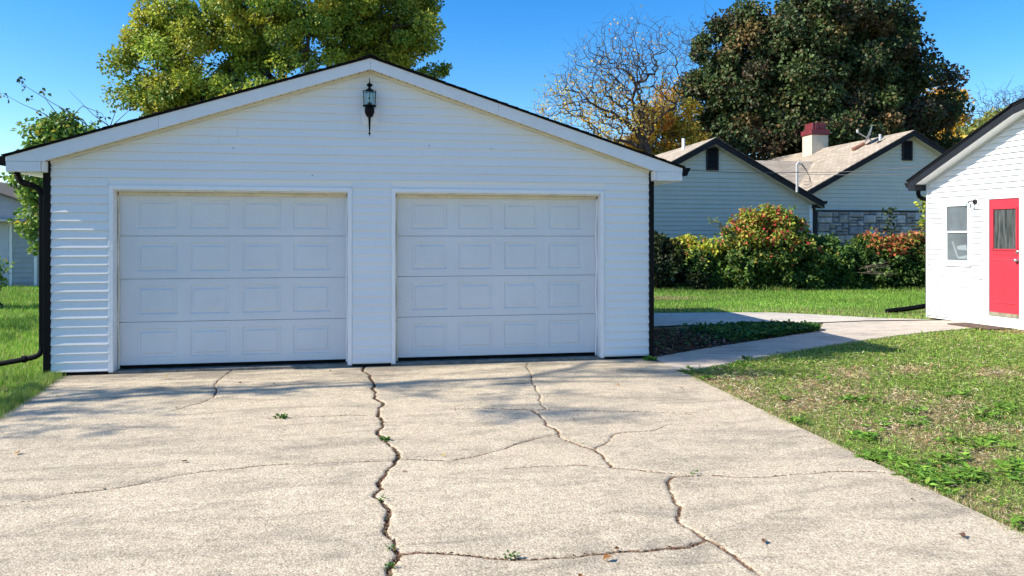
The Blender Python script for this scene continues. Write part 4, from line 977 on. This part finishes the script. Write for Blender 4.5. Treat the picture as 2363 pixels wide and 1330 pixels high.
# stone base, each stone a piece
mb = MB(); mb.box(GWR+.2, WR2, YW2-.045, YW2-.001, 0, ZSt-.03).build('stone_backing', simple('mortar', (.12, .11, .10), .95, .3, 20), nb)
stone_mats = [simple('stone_'+n_, c, .9, .35, 3.5, .9, 14, dirt=tuple(q*.45 for q in c), dsc=5, dlo=.5, dhi=.72) for n_, c in (('grey', (.36, .33, .30)), ('buff', (.42, .37, .31)), ('blue', (.30, .29, .29)), ('pale', (.52, .48, .43)))]
gx, gz_ = .135, .115; SX0 = GWR+1.0; nxs, nzs = int((WR2-SX0)/gx), int((ZSt-.05-.9)/gz_)
occ = np.zeros((nzs, nxs), bool)
for r_ in range(nzs-1, -1, -1):
    for c in range(nxs):
        if occ[r_, c]: continue
        bw, bh = random.choice([(2, 1), (3, 1), (4, 1), (3, 2), (4, 2), (5, 2), (2, 2), (4, 3), (2, 1), (5, 3), (1, 1)])
        while c+bw > nxs or occ[r_, c:c+bw].any(): bw -= 1
        bh = min(bh, r_+1)
        while occ[r_-bh+1:r_+1, c:c+bw].any(): bh -= 1
        occ[r_-bh+1:r_+1, c:c+bw] = True
        a, b_ = SX0+c*gx+.012, SX0+(c+bw)*gx-.012; z1 = ZSt-.05-(nzs-1-r_)*gz_-.012; z0 = z1-bh*gz_+.024
        if z0 < .95: pass
        d_ = RS.uniform(.03, .07); j = lambda: RS.uniform(-.01, .01)
        am, bm_ = a+.03, b_-.03; zc = (z0+z1)/2
        v = [(a+j(), -.046, z0+j()), (b_+j(), -.046, z0+j()), (b_+j(), -.046, z1+j()), (a+j(), -.046, z1+j()), (am, -.046-d_+j(), z0+.02), (bm_, -.046-d_+j(), z0+.02), (bm_, -.046-d_+j(), z1-.02), (am, -.046-d_+j(), z1-.02), ((a+b_)/2+j()*4, -.046-d_-.02+j(), zc+j()*2)]
        v = [(p_[0], p_[1]+YW2, p_[2]) for p_ in v]
        MB().add(v, [(0, 1, 5, 4), (1, 2, 6, 5), (2, 3, 7, 6), (3, 0, 4, 7), (4, 5, 8), (5, 6, 8), (6, 7, 8), (7, 4, 8)]).build('stone', random.choice(stone_mats), nb)
MB().box(GWR+.2, WR2, YW2-.1, YW2-.0, ZSt-.03, ZSt-.002).build('ledge', M['bronze'], nb)
# window beside the stone
wx0, wx1 = GWR+.22, GWR+.98
wn = MB(); wn.box(wx1-.12, wx1, YW2-.10, YW2-.046, .9, 2.62); wn.box(wx0, wx1-.12, YW2-.10, YW2-.046, 2.48, 2.62); wn = wn.build('window', M['bronze'], nb)
wf = MB(); wf.box(wx1-.24, wx1-.121, YW2-.085, YW2-.046, .9, 2.479); wf.box(wx0, wx1-.24, YW2-.085, YW2-.046, 2.40, 2.479); wf.box(wx0, wx1-.24, YW2-.085, YW2-.046, 1.55, 1.6); wf.build('sash', M['trimw'], wn)
MB().add([(wx0, YW2-.052, .9), (wx1-.24, YW2-.052, .9), (wx1-.24, YW2-.052, 2.40), (wx0, YW2-.052, 2.40)], [(0, 1, 2, 3)]).build('pane', M['glass'], wn)
MB().box(wx0, wx1-.24, YW2-.0495, YW2-.047, .9, 2.40).build('curtain', M['curtain'], wn)
# chimney
chx, chy = tolocal(*(lambda a: (a[0], a[1]))(P(1884, 300, 35.8)[:2]))
MB().box(chx-.44, chx+.44, chy-.3, chy+.5, 4.3, 6.55).build('chimney', M['chimney'], nb, bevel=.01)
cm = nb.children[-1]
MB().box(chx-.50, chx+.50, chy-.36, chy+.56, 6.552, 6.80).build('chimney_band', M['crimson'], cm, bevel=.03)
MB().box(chx-.37, chx+.37, chy-.24, chy+.44, 6.80, 7.14).build('chimney_cap', M['crimson'], cm, bevel=.03)
for x_ in (-.12, .12): MB().box(chx+x_-.09, chx+x_+.09, chy-.27, chy-.235, 6.84, 7.08).build('flue_brick', M['crimson'], cm, bevel=.01)
# roof furniture (plumbing vents, mast, roof vent)
def on_roof(px, py, Y): x, y, z = P(px, py, Y); lx_, ly_ = tolocal(x, y); return lx_, ly_, z
x_, y_, z_ = on_roof(1577, 350, 28.6)
MB().tube([(x_, y_, z_-.05), (x_, y_, z_+.50)], .06, 10).build('vent_pipe', M['trimw'], nb); MB().lathe([(.18, -.08), (.12, .02), (.065, .10)], (x_, y_, z_), 10).build('vent_boot', M['pipe'], nb)
x_, y_, z_ = on_roof(2031, 328, 30.6)
MB().tube([(x_, y_, z_-.3), (x_, y_, z_+.32)], .055, 10).build('vent_pipe', M['pipe'], nb); MB().lathe([(.22, -.16), (.12, -.02), (.07, .04)], (x_, y_, z_), 10).build('vent_boot', M['seal'], nb)
x_, y_, z_ = on_roof(1981, 341, 31.5)
MB().tube([(x_-.26, y_, z_-.10), (x_+.26, y_+.0, z_+.16)], .09, 10).build('roof_vent', M['rust'], nb)
# service mast with looping cable
x_, y_, z_ = on_roof(1839, 425, 27.2)
mast = MB(); mast.tube([(x_, y_, z_-.3), (x_, y_, z_+.72), (x_+.05, y_-.02, z_+.79), (x_+.14, y_-.04, z_+.74)], .045, 10); mast = mast.build('service_mast', M['pipe'], nb)
mb = MB()
for k in range(3):
    pts = [(x_+.14+.35*math.sin(t*math.pi)*(1-.15*k)+.1*t, y_-.05-.03*k, z_+.74-.95*math.sin(t*math.pi*.5)*(1-.12*k)+(.25*max(0, t-.7))) for t in np.linspace(0, 1, 14)]
    mb.tube(pts, .009, 5)
mb.build('cable_loop', M['cable'], mast)
# satellite dish
dx_, dy_, dz_ = P(2007, 322, 31.2)
sd = tag(empty('satellite_dish', (dx_, dy_, dz_), TH), 'grey satellite dish seen edge-on with feed arm on the neighbour roof ridge', 'satellite dish')
MB().tube([(-.0, 0, .05), (.15, .05, -.12), (.35, .1, -.30)], .025, 8).build('mast', M['pipe'], sd)
mb = MB(); prof = [(.01, 0), (.15, .01), (.3, .04), (.40, .08), (.40, .085), (.3, .052), (.15, .024), (.01, .014)]; mb.lathe(prof, k=20)
o = mb.build('reflector', M['pipe'], sd, (.02, 0, .18)); o.rotation_euler = (0, math.radians(-68), math.radians(-34))
MB().tube([(.02, 0, .02), (-.3, -.05, .12), (-.62, -.1, .27)], .022, 8).build('feed_arm', M['pipe'], sd)
MB().lathe([(.03, 0), (.05, .05), (.05, .14)], (-.64, -.1, .24), 10).build('receiver', M['pipe'], sd)
# overhead cables
def wire(name, pts, sag, r, label):
    a, b_ = Vector(pts[0]), Vector(pts[1]); ps = [a.lerp(b_, t)-Vector((0, 0, sag*4*t*(1-t))) for t in np.linspace(0, 1, 20)]
    o = MB().tube([p-a for p in ps], r, 5).build(name, M['cable'], None, tuple(a)); tag(o, label, 'cable', 'overhead cables to the neighbour house')
mt = P(1846, 398, 27.1)
wire('overhead_cable', [P(1400, 375, 21), mt], .12, .012, 'overhead cable running left from the roof mast across the front gable')
wire('overhead_cable', [mt, P(2240, 372, 22)], .10, .010, 'upper cable running right from the roof mast past the second gable vent')
wire('overhead_cable', [P(1846, 402, 27.05), P(2260, 398, 21)], .05, .010, 'lower cable running right from the roof mast across the second gable')
wire('overhead_cable', [P(-300, 425, 24), P(300, 418, 24)], .05, .008, 'thin cable low in the sky left of the garage')

# ================================================================ SHED at the left edge
shx, shy = P(84, 500, 24.6)[:2]
sh = tag(empty('shed', (shx, shy, 0), TH), 'old grey sided outbuilding with white overhead door left of the garage', 'outbuilding')
MB().prism([(-6, 0), (0, 0), (0, 2.68), (-2.6, 3.6), (-6, 2.4)], 0, .15).build('wall', M['shed'], sh)
MB().box(-6, 0, .151, 6, 0, 2.4).build('wall', M['shed'], sh)
siding(sh, M['shed'], -.72, -.06, .12, 2.45, None, .165, .03, gap=.015)
siding(sh, M['shed'], -6, 0, 2.46, 3.5, lambda s: (2.66-.354*s if s > -2.6 else 3.58+.35*(s+2.6)), .19, .018)
MB().box(-.06, .02, -.03, .01, .0, 2.6).build('corner_trim', M['trimw'], sh)
MB().box(-.80, -.72, -.035, .0, .0, 2.15).build('door_casing', M['trimw'], sh)
MB().prism([(-6, 2.46), (-.3, 2.20), (-.3, 2.14), (-6, 2.14)], -.6, -.02).build('awning', M['pipe'], sh)
MB().prism([(.25, 2.56), (-2.6, 3.60), (-2.6, 3.68), (.25, 2.64)], -.25, 6.2).build('roof', M['shingle'], sh)
MB().prism([(-6.2, 2.36), (-2.6, 3.60), (-2.6, 3.68), (-6.2, 2.44)], -.25, 6.2).build('roof', M['shingle'], sh)
dsh = MB().box(-3.6, -.81, -.012, .0, .05, 2.12).build('overhead_door', simple('shed_door_paint', (.46, .50, .56), .5, .05, 2), sh)
for r_ in range(4):
    for c in range(4):
        l = -3.5+c*.69; b0 = .14+r_*.52
        MB().box(l+.08, l+.60, -.022, -.0125, b0, b0+.36).build('raised_panel', dsh.data.materials[0], dsh, bevel=.006)

# ================================================================ TREES
def lobe(px, py, Y, rx, ry, dY=0, rd=None):
    x, y, z = P(px, py, Y+dY); k = (Y+dY)/F; rd = rd or rx*.8
    return (x, y, z, rx*k, rd*k, ry*k)
# big yellow-green tree behind the garage
def colA(pos, ci, nc):
    n = len(pos); c1 = palette(n, [(.33, .42, .06), (.50, .52, .07), (.15, .25, .04), (.70, .60, .08)], [4, 4, 3.5, 1.6], .18)
    cb = palette(nc, [(.29, .40, .05), (.50, .52, .07), (.13, .23, .035), (.68, .56, .07)], [4, 3.5, 3.5, 1.4], .15)[ci]; return c1*.5+cb*.5
YA = 22
tree('yellowing_tree', (P(640, 400, YA)[0], YA, -.05), [lobe(430,150,YA,160,120),lobe(340,185,YA,90,85),lobe(560,60,YA,150,110,.5),lobe(480,250,YA,170,70),lobe(400,55,YA,90,60),lobe(690,150,YA,130,140),lobe(740,10,YA,110,90,.5),lobe(650,280,YA,190,70,-.5),lobe(370,260,YA,80,50),lobe(640,0,YA,170,70)],
     'large tree turning yellow-green, left crown behind the garage roof', nclump=300, nleaf=95000, clump_r=.42, leaf=(.105, .08), colfield=colA, twigs=600, rtip=.009, rmin=.012, gap=.45, shell=.2)
YA2 = 23.5
tree('yellowing_tree', (P(860, 400, YA2)[0], YA2, -.05), [lobe(880,60,YA2,120,120),lobe(945,110,YA2,75,75),lobe(1005,140,YA2,38,30),lobe(1000,60,YA2,30,35),lobe(950,20,YA2,60,70),lobe(990,0,YA2,35,30),lobe(830,140,YA2,90,80),lobe(900,200,YA2,90,60),lobe(840,-30,YA2,110,70)],
     'yellow-green tree behind the right half of the garage ridge', nclump=160, nleaf=56000, clump_r=.42, leaf=(.105, .08), colfield=colA, twigs=300, rtip=.008, rmin=.010, gap=.42, shell=.25, group=None)
# dark copper maple
YB = 43
def colB(pos, ci, nc):
    n = len(pos); px = CX+pos[:, 0]*F/pos[:, 1]
    c1 = palette(n, [(.055, .085, .033), (.095, .14, .045), (.12, .075, .045), (.27, .12, .05)], [4, 4, 2, .6], .2)
    cb = palette(nc, [(.05, .085, .032), (.10, .15, .045), (.085, .050, .040), (.24, .14, .055)], [4, 3, 2.5, .8], .15)[ci]; return c1*.5+cb*.5
tree('copper_maple', (P(1880, 600, YB)[0], YB, -.05), [lobe(1860,150,YB,200,170),lobe(1720,220,YB,140,130),lobe(1650,170,YB,70,70),lobe(1640,260,YB,70,90),lobe(2010,130,YB,130,120),lobe(2080,240,YB,110,120),lobe(2140,190,YB,60,60),lobe(1880,40,YB,170,90),lobe(1760,70,YB,110,80),lobe(2060,60,YB,80,60),lobe(1900,290,YB,230,100),lobe(1760,340,YB,160,70),lobe(2130,310,YB,60,70),lobe(1950,330,YB,180,80),lobe(1598,110,YB,28,28),lobe(1700,25,YB,32,34),lobe(2190,165,YB,26,32),lobe(2175,255,YB,30,36),lobe(1995,15,YB,36,34),lobe(2110,85,YB,32,30),lobe(2180,345,YB,28,36),lobe(1600,330,YB,35,40)],
     'huge dense dark green and copper maple behind the neighbour roof', nclump=620, nleaf=175000, clump_r=.80, leaf=(.225, .19), colfield=colB, twigs=200, rtip=.010, rmin=.012, shell=.42, mat_='leafdark', gap=.25)
# nearly bare tree with few yellow leaves: limbs follow the picture
YC = 38
def colY(pos, ci, nc): return palette(len(pos), [(.75, .55, .09), (.62, .38, .08), (.45, .45, .10), (.7, .3, .1)], [4, 2, 3, .8], .15)
bt = [lobe(1390,180,YC,115,95),lobe(1320,235,YC,85,65),lobe(1480,105,YC,85,80),lobe(1450,200,YC,100,90),lobe(1545,180,YC,50,90),lobe(1400,290,YC,110,60),lobe(1285,255,YC,45,40)]
def limb(pts, dy): return [P(x, y, YC+dy*i) for i, (x, y) in enumerate(pts)]
limbs = [limb(q, d) for q, d in (
 ([(1496,352),(1477,313),(1445,285),(1416,265),(1385,250),(1359,235),(1330,236),(1308,240),(1280,262)], -.15), ([(1359,235),(1340,215),(1300,208),(1268,190)], -.2),
 ([(1490,300),(1477,262),(1456,235),(1430,215),(1410,198),(1380,172),(1356,150),(1338,120),(1300,92)], .25),
 ([(1496,352),(1486,270),(1477,225),(1465,192),(1453,168),(1453,135),(1440,110),(1410,85)], -.3), ([(1453,168),(1425,148),(1395,140),(1365,120)], .2),
 ([(1477,225),(1472,192),(1472,126),(1480,99),(1501,66),(1520,50),(1540,38)], .1), ([(1472,126),(1462,90),(1470,50),(1482,20)], .2),
 ([(1500,352),(1526,300),(1526,270),(1534,234),(1522,210),(1534,174),(1546,147),(1560,110)], .2), ([(1522,210),(1505,200),(1480,205),(1470,190)], -.2), ([(1534,174),(1515,150),(1500,120),(1505,90)], .3),
 ([(1416,265),(1414,290),(1400,305)], .2))]
tree('bare_tree', (P(1497, 560, YC)[0], YC, -.05), bt, 'almost leafless spreading tree between the garage roof and the dark maple', nclump=300, nleaf=8500, clump_r=.6, leaf=(.16, .085), colfield=colY, bark='bark', twigs=3300, rtip=.0046, rmin=.0055, shell=.2, step=.5, power=.46, wob=.012,
     limbs=limbs, tr=[np.array(P(1497, 560, YC)), np.array(P(1498, 500, YC)), np.array(P(1498, 420, YC)), np.array(P(1496, 352, YC))], leaflow=True)
tree('yellow_tree', (P(1530, 560, 40)[0], 40, -.05), [lobe(1510,320,40,60,75),lobe(1565,270,40,45,70),lobe(1470,350,40,45,45),lobe(1580,340,40,50,60)], 'small golden yellow tree at the foot of the bare tree', nclump=90, nleaf=15000, clump_r=.55, leaf=(.20, .11),
     cols=[(.75, .50, .06), (.62, .32, .05), (.38, .38, .07), (.7, .26, .07)], wts=[4, 2, 3, .7], rtip=.01, rmin=.012, twigs=200, shell=.2, gap=.25)
tree('yellow_tree', (P(2185, 560, 50)[0], 50, -.05), [lobe(2185,260,50,35,60),lobe(2170,330,50,45,45),lobe(2160,215,50,25,35)], 'thin golden tree showing right of the dark maple', nclump=50, nleaf=3600, clump_r=.6, leaf=(.28, .17),
     cols=[(.8, .52, .07), (.72, .4, .06), (.42, .4, .09)], wts=[4, 2, 1], rtip=.01, rmin=.014, twigs=200, shell=.2, gap=.2)
tree('olive_tree', (P(2270, 560, 55)[0], 55, -.05), [lobe(2270,330,55,60,55),lobe(2240,345,55,50,45),lobe(2330,350,55,60,60),lobe(2285,290,55,28,35)], 'rounded olive green tree above the white house roof', nclump=110, nleaf=16000, clump_r=.8, leaf=(.3, .2),
     cols=[(.30, .34, .08), (.42, .40, .11), (.18, .22, .06)], wts=[4, 2, 3], rtip=.01, rmin=.014, shell=.3)
tree('bare_tree', (P(2310, 560, 60)[0], 60, -.05), [lobe(2295,260,60,55,50),lobe(2350,250,60,60,50),lobe(2240,290,60,40,30)], 'distant bare tree fanning out above the white house roof', nclump=150, nleaf=0, clump_r=.9, bark='bark', twigs=1300, rtip=.007, rmin=.009, shell=.2, trunk_h=.05, wob=.02)
tree('bare_tree', (P(1640, 560, 52)[0], 52, -.05), [lobe(1640,90,52,55,50),lobe(1600,110,52,40,30)], 'bare twigs of a tree rising behind the left shoulder of the maple', nclump=60, nleaf=0, clump_r=.9, bark='bark', twigs=500, rtip=.007, rmin=.009, shell=.2, trunk_h=.05, wob=.02)

# small tree behind the garage's left side, leafy below with thin shoots above
YL = 16.5
def colG(pos, ci, nc): return palette(len(pos), [(.20, .34, .06), (.30, .43, .08), (.10, .19, .035), (.55, .44, .06)], [4, 3, 3, .5], .15)
tl = tree('young_tree', (P(100, 560, YL)[0], YL, -.05), [lobe(110,330,YL,45,45),lobe(90,420,YL,30,34),lobe(80,480,YL,20,50),lobe(150,310,YL,45,35),lobe(80,545,YL,12,30),lobe(40,405,YL,22,8),lobe(200,330,YL,50,30)],
     'bright green young tree half hidden behind the left end of the garage', nclump=70, nleaf=5200, clump_r=.28, leaf=(.12, .085), colfield=colG, twigs=90, rtip=.006, rmin=.006, step=.3, shell=.2)
shoots = [[(215,300),(165,262),(125,240),(60,200),(45,180)],[(150,300),(100,262),(50,240),(5,215)],[(250,290),(215,265),(160,210)],[(130,262),(110,235),(96,208)],[(165,270),(190,245),(235,262),(250,290)],[(255,290),(265,262),(275,235)],[(262,288),(290,262),(310,245)],[(100,262),(120,275),(150,285)],[(190,275),(210,300)]]
mb = MB(); lp = []
b0 = np.array((P(100, 560, YL)[0], YL, -.05))
for sp in shoots:
    pts = [np.array(P(x, y, YL))-b0 for x, y in sp]; n = len(pts); mb.tube([tuple(q) for q in pts], [.012*(1-.75*i/(n-1)) for i in range(n)], 4)
for x, y, k in ((45,182,5),(52,192,3),(60,205,2),(70,222,4),(5,218,5),(14,228,3),(98,210,4),(106,213,2),(86,258,3),(95,266,3),(143,256,6),(160,256,5),(130,283,3),(225,262,5),(232,270,4),(243,272,3),(182,267,2),(255,255,2),(120,262,2),(205,296,5),(168,308,6),(150,290,4),(170,286,5)):
    for j in range(k): lp.append(np.array(P(x+RS.normal(0, 4), y+RS.normal(0, 4), YL+RS.normal(0, .05)))-b0)
mb.build('shoots', M['bark2'], tl); lp = np.array(lp); n = len(lp)
leaves('shoot_leaves', lp, np.column_stack([RS.normal(0, .7, (n, 2)), RS.normal(-.6, .4, n)]), RS.normal(0, 1, (n, 3)), RS.uniform(.07, .13, n), RS.uniform(.05, .09, n), palette(n, [(.06, .09, .02), (.14, .2, .04), (.05, .04, .02), (.42, .30, .04)], [4, 3, 2, .6]), M['leaf'], tl)
# bush on the shed side
tree('shrub', (P(10, 560, 17)[0], 17, -.05), [lobe(-60,640,17,60,45)], 'low dark shrub in front of the outbuilding at the left edge', cat='shrub', nclump=30, nleaf=2500, clump_r=.25, leaf=(.09, .06), colfield=colG, rtip=.006, rmin=.006, shell=.3)

# the tree beyond the left edge whose branches shade the driveway and the side lawn
def ws(s, b_, hgt):   # world point that throws its shadow at driveway position (s, b_) from height hgt
    x, y = loc2w(s, b_); k = hgt/math.tan(SUN_EL); return (x+sx*k, y+sy*k, hgt)
lb = []
for s, b_, hgt, r_, q_ in ((1.4,1.15,6.2,1.6,.12),(.9,1.5,6.8,1.3,.14),(2.6,1.25,7.6,1.5,.15),(1.6,2.1,7.2,1.4,.16),(4.4,1.25,8.4,1.6,.12),(6.0,1.35,9.2,1.2,.12),(4.8,1.9,8.6,1.2,.12),(.6,2.7,6.4,1.1,.15),(-2.6,1.4,5.2,1.3,.5),(-1.4,2.2,5.6,1.1,.25),(-2.6,-1.3,6.5,.8,.8),(-3.2,-6.0,6.8,1.2,1.0)):
    x, y, z = ws(s, b_, hgt); lb.append((x, y, z, r_, q_, r_*.35))
bx, by, _ = ws(-1.5, .9, 6.0)
tree('unseen_tree', (bx-2.2, by-.3, -.05), lb, 'thinning tree beyond the left edge that throws branch shadows on the driveway', nclump=150, nleaf=2300, clump_r=.24, leaf=(.11, .06), colfield=colG, twigs=420, rtip=.0055, rmin=.012, shell=.1, trunk_h=.1)

x, y, z = ws(8.2, .0, 11); x2, y2, z2 = ws(7.3, 1.0, 11.5); x3, y3, z3 = ws(5.6, 2.9, 10)  # added unseen tree; crown placed to shade the right pier and streak the driveway
bx, by = loc2w(-9.5, 2.4)
tree('unseen_tree', (bx, by, -.05), [(x, y, z, 1.6, .22, 1.0), (x2, y2, z2, 1.6, .12, .4), (x3, y3, z3, 1.2, .08, .3)], 'taller unseen thinning tree added beyond the left edge to shade the garage front', nclump=70, nleaf=1900, clump_r=.30, leaf=(.11, .07), colfield=colG, twigs=160, rtip=.005, rmin=.012, shell=.1, trunk_h=.3)

# ================================================================ HEDGE
def shrub(name, px, Y, parts, label, cols, wts, nleaf, field=None, cr=.26, leaf=(.13, .085), mat_='leaf', **k):
    return tree(name, (P(px, 600, Y)[0], Y, -.05), parts, label, cat=k.pop('cat', 'shrub'), nclump=k.pop('nclump', 120), nleaf=nleaf, clump_r=cr, leaf=leaf, cols=cols, wts=wts, rtip=.006, rmin=.006, shell=k.pop('shell', .5), step=.3, trunk_h=.1, gap=.38, mat_=mat_, colfield=field, group=k.pop('group', 'shrubs of the hedge behind the back lawn'), **k)
GRN = [(.09, .17, .035), (.17, .27, .05), (.04, .085, .02)]
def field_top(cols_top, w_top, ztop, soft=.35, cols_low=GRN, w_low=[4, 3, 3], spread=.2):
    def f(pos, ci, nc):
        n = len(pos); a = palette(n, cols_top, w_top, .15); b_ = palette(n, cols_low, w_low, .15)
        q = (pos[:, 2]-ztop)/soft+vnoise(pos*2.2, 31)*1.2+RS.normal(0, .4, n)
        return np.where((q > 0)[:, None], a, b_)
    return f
YH = 23.6
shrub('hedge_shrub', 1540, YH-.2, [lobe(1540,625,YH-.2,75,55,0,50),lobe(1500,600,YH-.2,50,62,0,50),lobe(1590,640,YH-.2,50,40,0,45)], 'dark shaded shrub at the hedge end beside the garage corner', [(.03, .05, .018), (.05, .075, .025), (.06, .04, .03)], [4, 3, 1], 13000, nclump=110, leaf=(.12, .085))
YEL = [(.45, .48, .05), (.62, .58, .07), (.28, .38, .05), (.58, .30, .08)]
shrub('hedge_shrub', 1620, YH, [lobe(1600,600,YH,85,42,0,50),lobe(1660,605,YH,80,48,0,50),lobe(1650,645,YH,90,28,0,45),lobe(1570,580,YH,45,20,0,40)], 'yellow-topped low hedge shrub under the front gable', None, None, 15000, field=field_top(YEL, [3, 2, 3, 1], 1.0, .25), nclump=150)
REDS = [(.42, .42, .06), (.32, .40, .06), (.55, .14, .06), (.60, .06, .07), (.55, .40, .09), (.16, .27, .04)]
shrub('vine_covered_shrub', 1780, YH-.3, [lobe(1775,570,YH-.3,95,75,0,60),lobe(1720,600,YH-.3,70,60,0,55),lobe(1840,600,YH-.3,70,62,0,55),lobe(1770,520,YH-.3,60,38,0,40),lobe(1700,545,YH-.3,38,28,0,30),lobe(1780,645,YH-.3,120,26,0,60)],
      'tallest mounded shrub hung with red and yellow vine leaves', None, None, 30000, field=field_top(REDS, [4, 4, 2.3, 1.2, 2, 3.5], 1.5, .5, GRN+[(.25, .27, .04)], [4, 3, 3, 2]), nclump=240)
shrub('hedge_shrub', 1900, YH, [lobe(1900,610,YH,80,55,0,50),lobe(1950,615,YH,70,55,0,50),lobe(1920,650,YH,110,24,0,45)], 'deep green shrub between the red-leaved mound and the stone wall', GRN+[(.24, .28, .04)], [4, 4, 3, .8], 17000, nclump=150)
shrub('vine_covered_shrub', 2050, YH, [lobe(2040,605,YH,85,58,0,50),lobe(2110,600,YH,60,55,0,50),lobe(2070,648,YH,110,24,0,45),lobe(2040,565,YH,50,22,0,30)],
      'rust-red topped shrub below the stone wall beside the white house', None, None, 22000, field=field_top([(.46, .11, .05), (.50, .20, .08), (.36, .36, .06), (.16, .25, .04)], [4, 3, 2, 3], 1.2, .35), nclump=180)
shrub('hedge_shrub', 2170, YH-.5, [lobe(2200,600,YH-.5,80,60,0,50),lobe(2145,520,YH,18,55,0,14)], 'yellow-green climbing stem and shrub hard against the white house corner', YEL+GRN, [3, 2, 3, .3, 2, 2, 1], 6000, nclump=70, cr=.22)
# tall shoots rising from the hedge
def sprig(px, base, tip, Y, n, label, cols, lean=0, lf=(.10, .06), spread=5):
    x, y, z = P(px, base, Y); x1, _, z1 = P(px+lean, tip, Y)
    e = empty('leafy_shoot', (x, Y, z)); tag(e, label, 'shoot', 'single leafy shoots above the hedge')
    MB().tube([(0, 0, 0), ((x1-x)*.4, 0, (z1-z)*.55), (x1-x, 0, z1-z)], [.014, .010, .004], 5).build('stem', M['bark2'], e)
    t = RS.uniform(0, 1, n); c = np.column_stack([(x1-x)*t**1.3, RS.normal(0, .05, n), (z1-z)*t])+np.column_stack([RS.normal(0, spread*Y/F, n), RS.normal(0, .06, n), np.zeros(n)])
    leaves('foliage', c, np.column_stack([RS.normal(0, 1, (n, 2)), RS.normal(.1, .5, n)]), RS.normal(0, 1, (n, 3))+np.array([0, -.3, .5]), np.full(n, lf[0])*RS.uniform(.7, 1.2, n), np.full(n, lf[1]), palette(n, cols, [1]*len(cols)), M['leaf'], e)
sprig(1828, 560, 472, YH-.4, 130, 'upright bright green shoot right of the red-leaved mound', [(.14, .28, .05), (.2, .34, .06)])
sprig(1750, 545, 478, YH-.5, 90, 'leaning yellow-green shoot on top of the red-leaved mound', [(.2, .26, .05), (.36, .14, .06), (.3, .3, .05)], -10, spread=7)
sprig(1712, 570, 505, YH-.5, 120, 'arching shoot leaning left from the red-leaved mound', [(.2, .27, .06), (.24, .18, .06), (.3, .3, .07)], -72, spread=6)
sprig(2056, 580, 478, YH+4.5, 90, 'dark vine shoot climbing the stone wall', [(.03, .055, .018), (.05, .08, .02)], -6, (.16, .12), 6)
sprig(2140, 600, 480, YH, 150, 'yellow-green shoot beside the white house corner', [(.2, .3, .05), (.3, .34, .07)], 2, spread=6)
# dead twig tangle in the hedge
tw = tag(empty('dead_twigs', (*P(2000, 640, YH-1.5)[:2], .3)), 'pale dead twigs poking out of the hedge below the stone wall', 'dead branch')
mb = MB()
for k in range(16):
    a = RS.uniform(-.5, 1.0); L = RS.uniform(.3, .9); mb.tube([(RS.uniform(-.3, .3), 0, RS.uniform(.1, .5)), (L*.5*math.cos(a)-.2, -.05+RS.normal(0, .05), .3+L*.3*math.sin(a)), (L*math.cos(a), -.1+RS.normal(0, .1), .3+L*.5*math.sin(a))], [.006, .005, .002], 4)
mb.build('twigs', simple('dead_wood', (.20, .16, .11), .9), tw)

# far woods so that the place has a horizon from other viewpoints
n = 9000; a = RS.uniform(-1, 1, n); pos = np.column_stack([a*110, 105-25*a*a+RS.normal(0, 3, n), np.abs(RS.normal(0, 1, n))*2.0+.2+.8*np.sin(a*23)])
o = leaves('far_woods', pos, RS.normal(0, 1, (n, 3)), RS.normal(0, 1, (n, 3)), RS.uniform(.8, 1.8, n), RS.uniform(.7, 1.4, n), palette(n, GRN, [1, 1, 1], .3), M['leafdark'])
o['kind'] = 'stuff'; o['label'] = 'low far woods on the horizon behind the buildings'
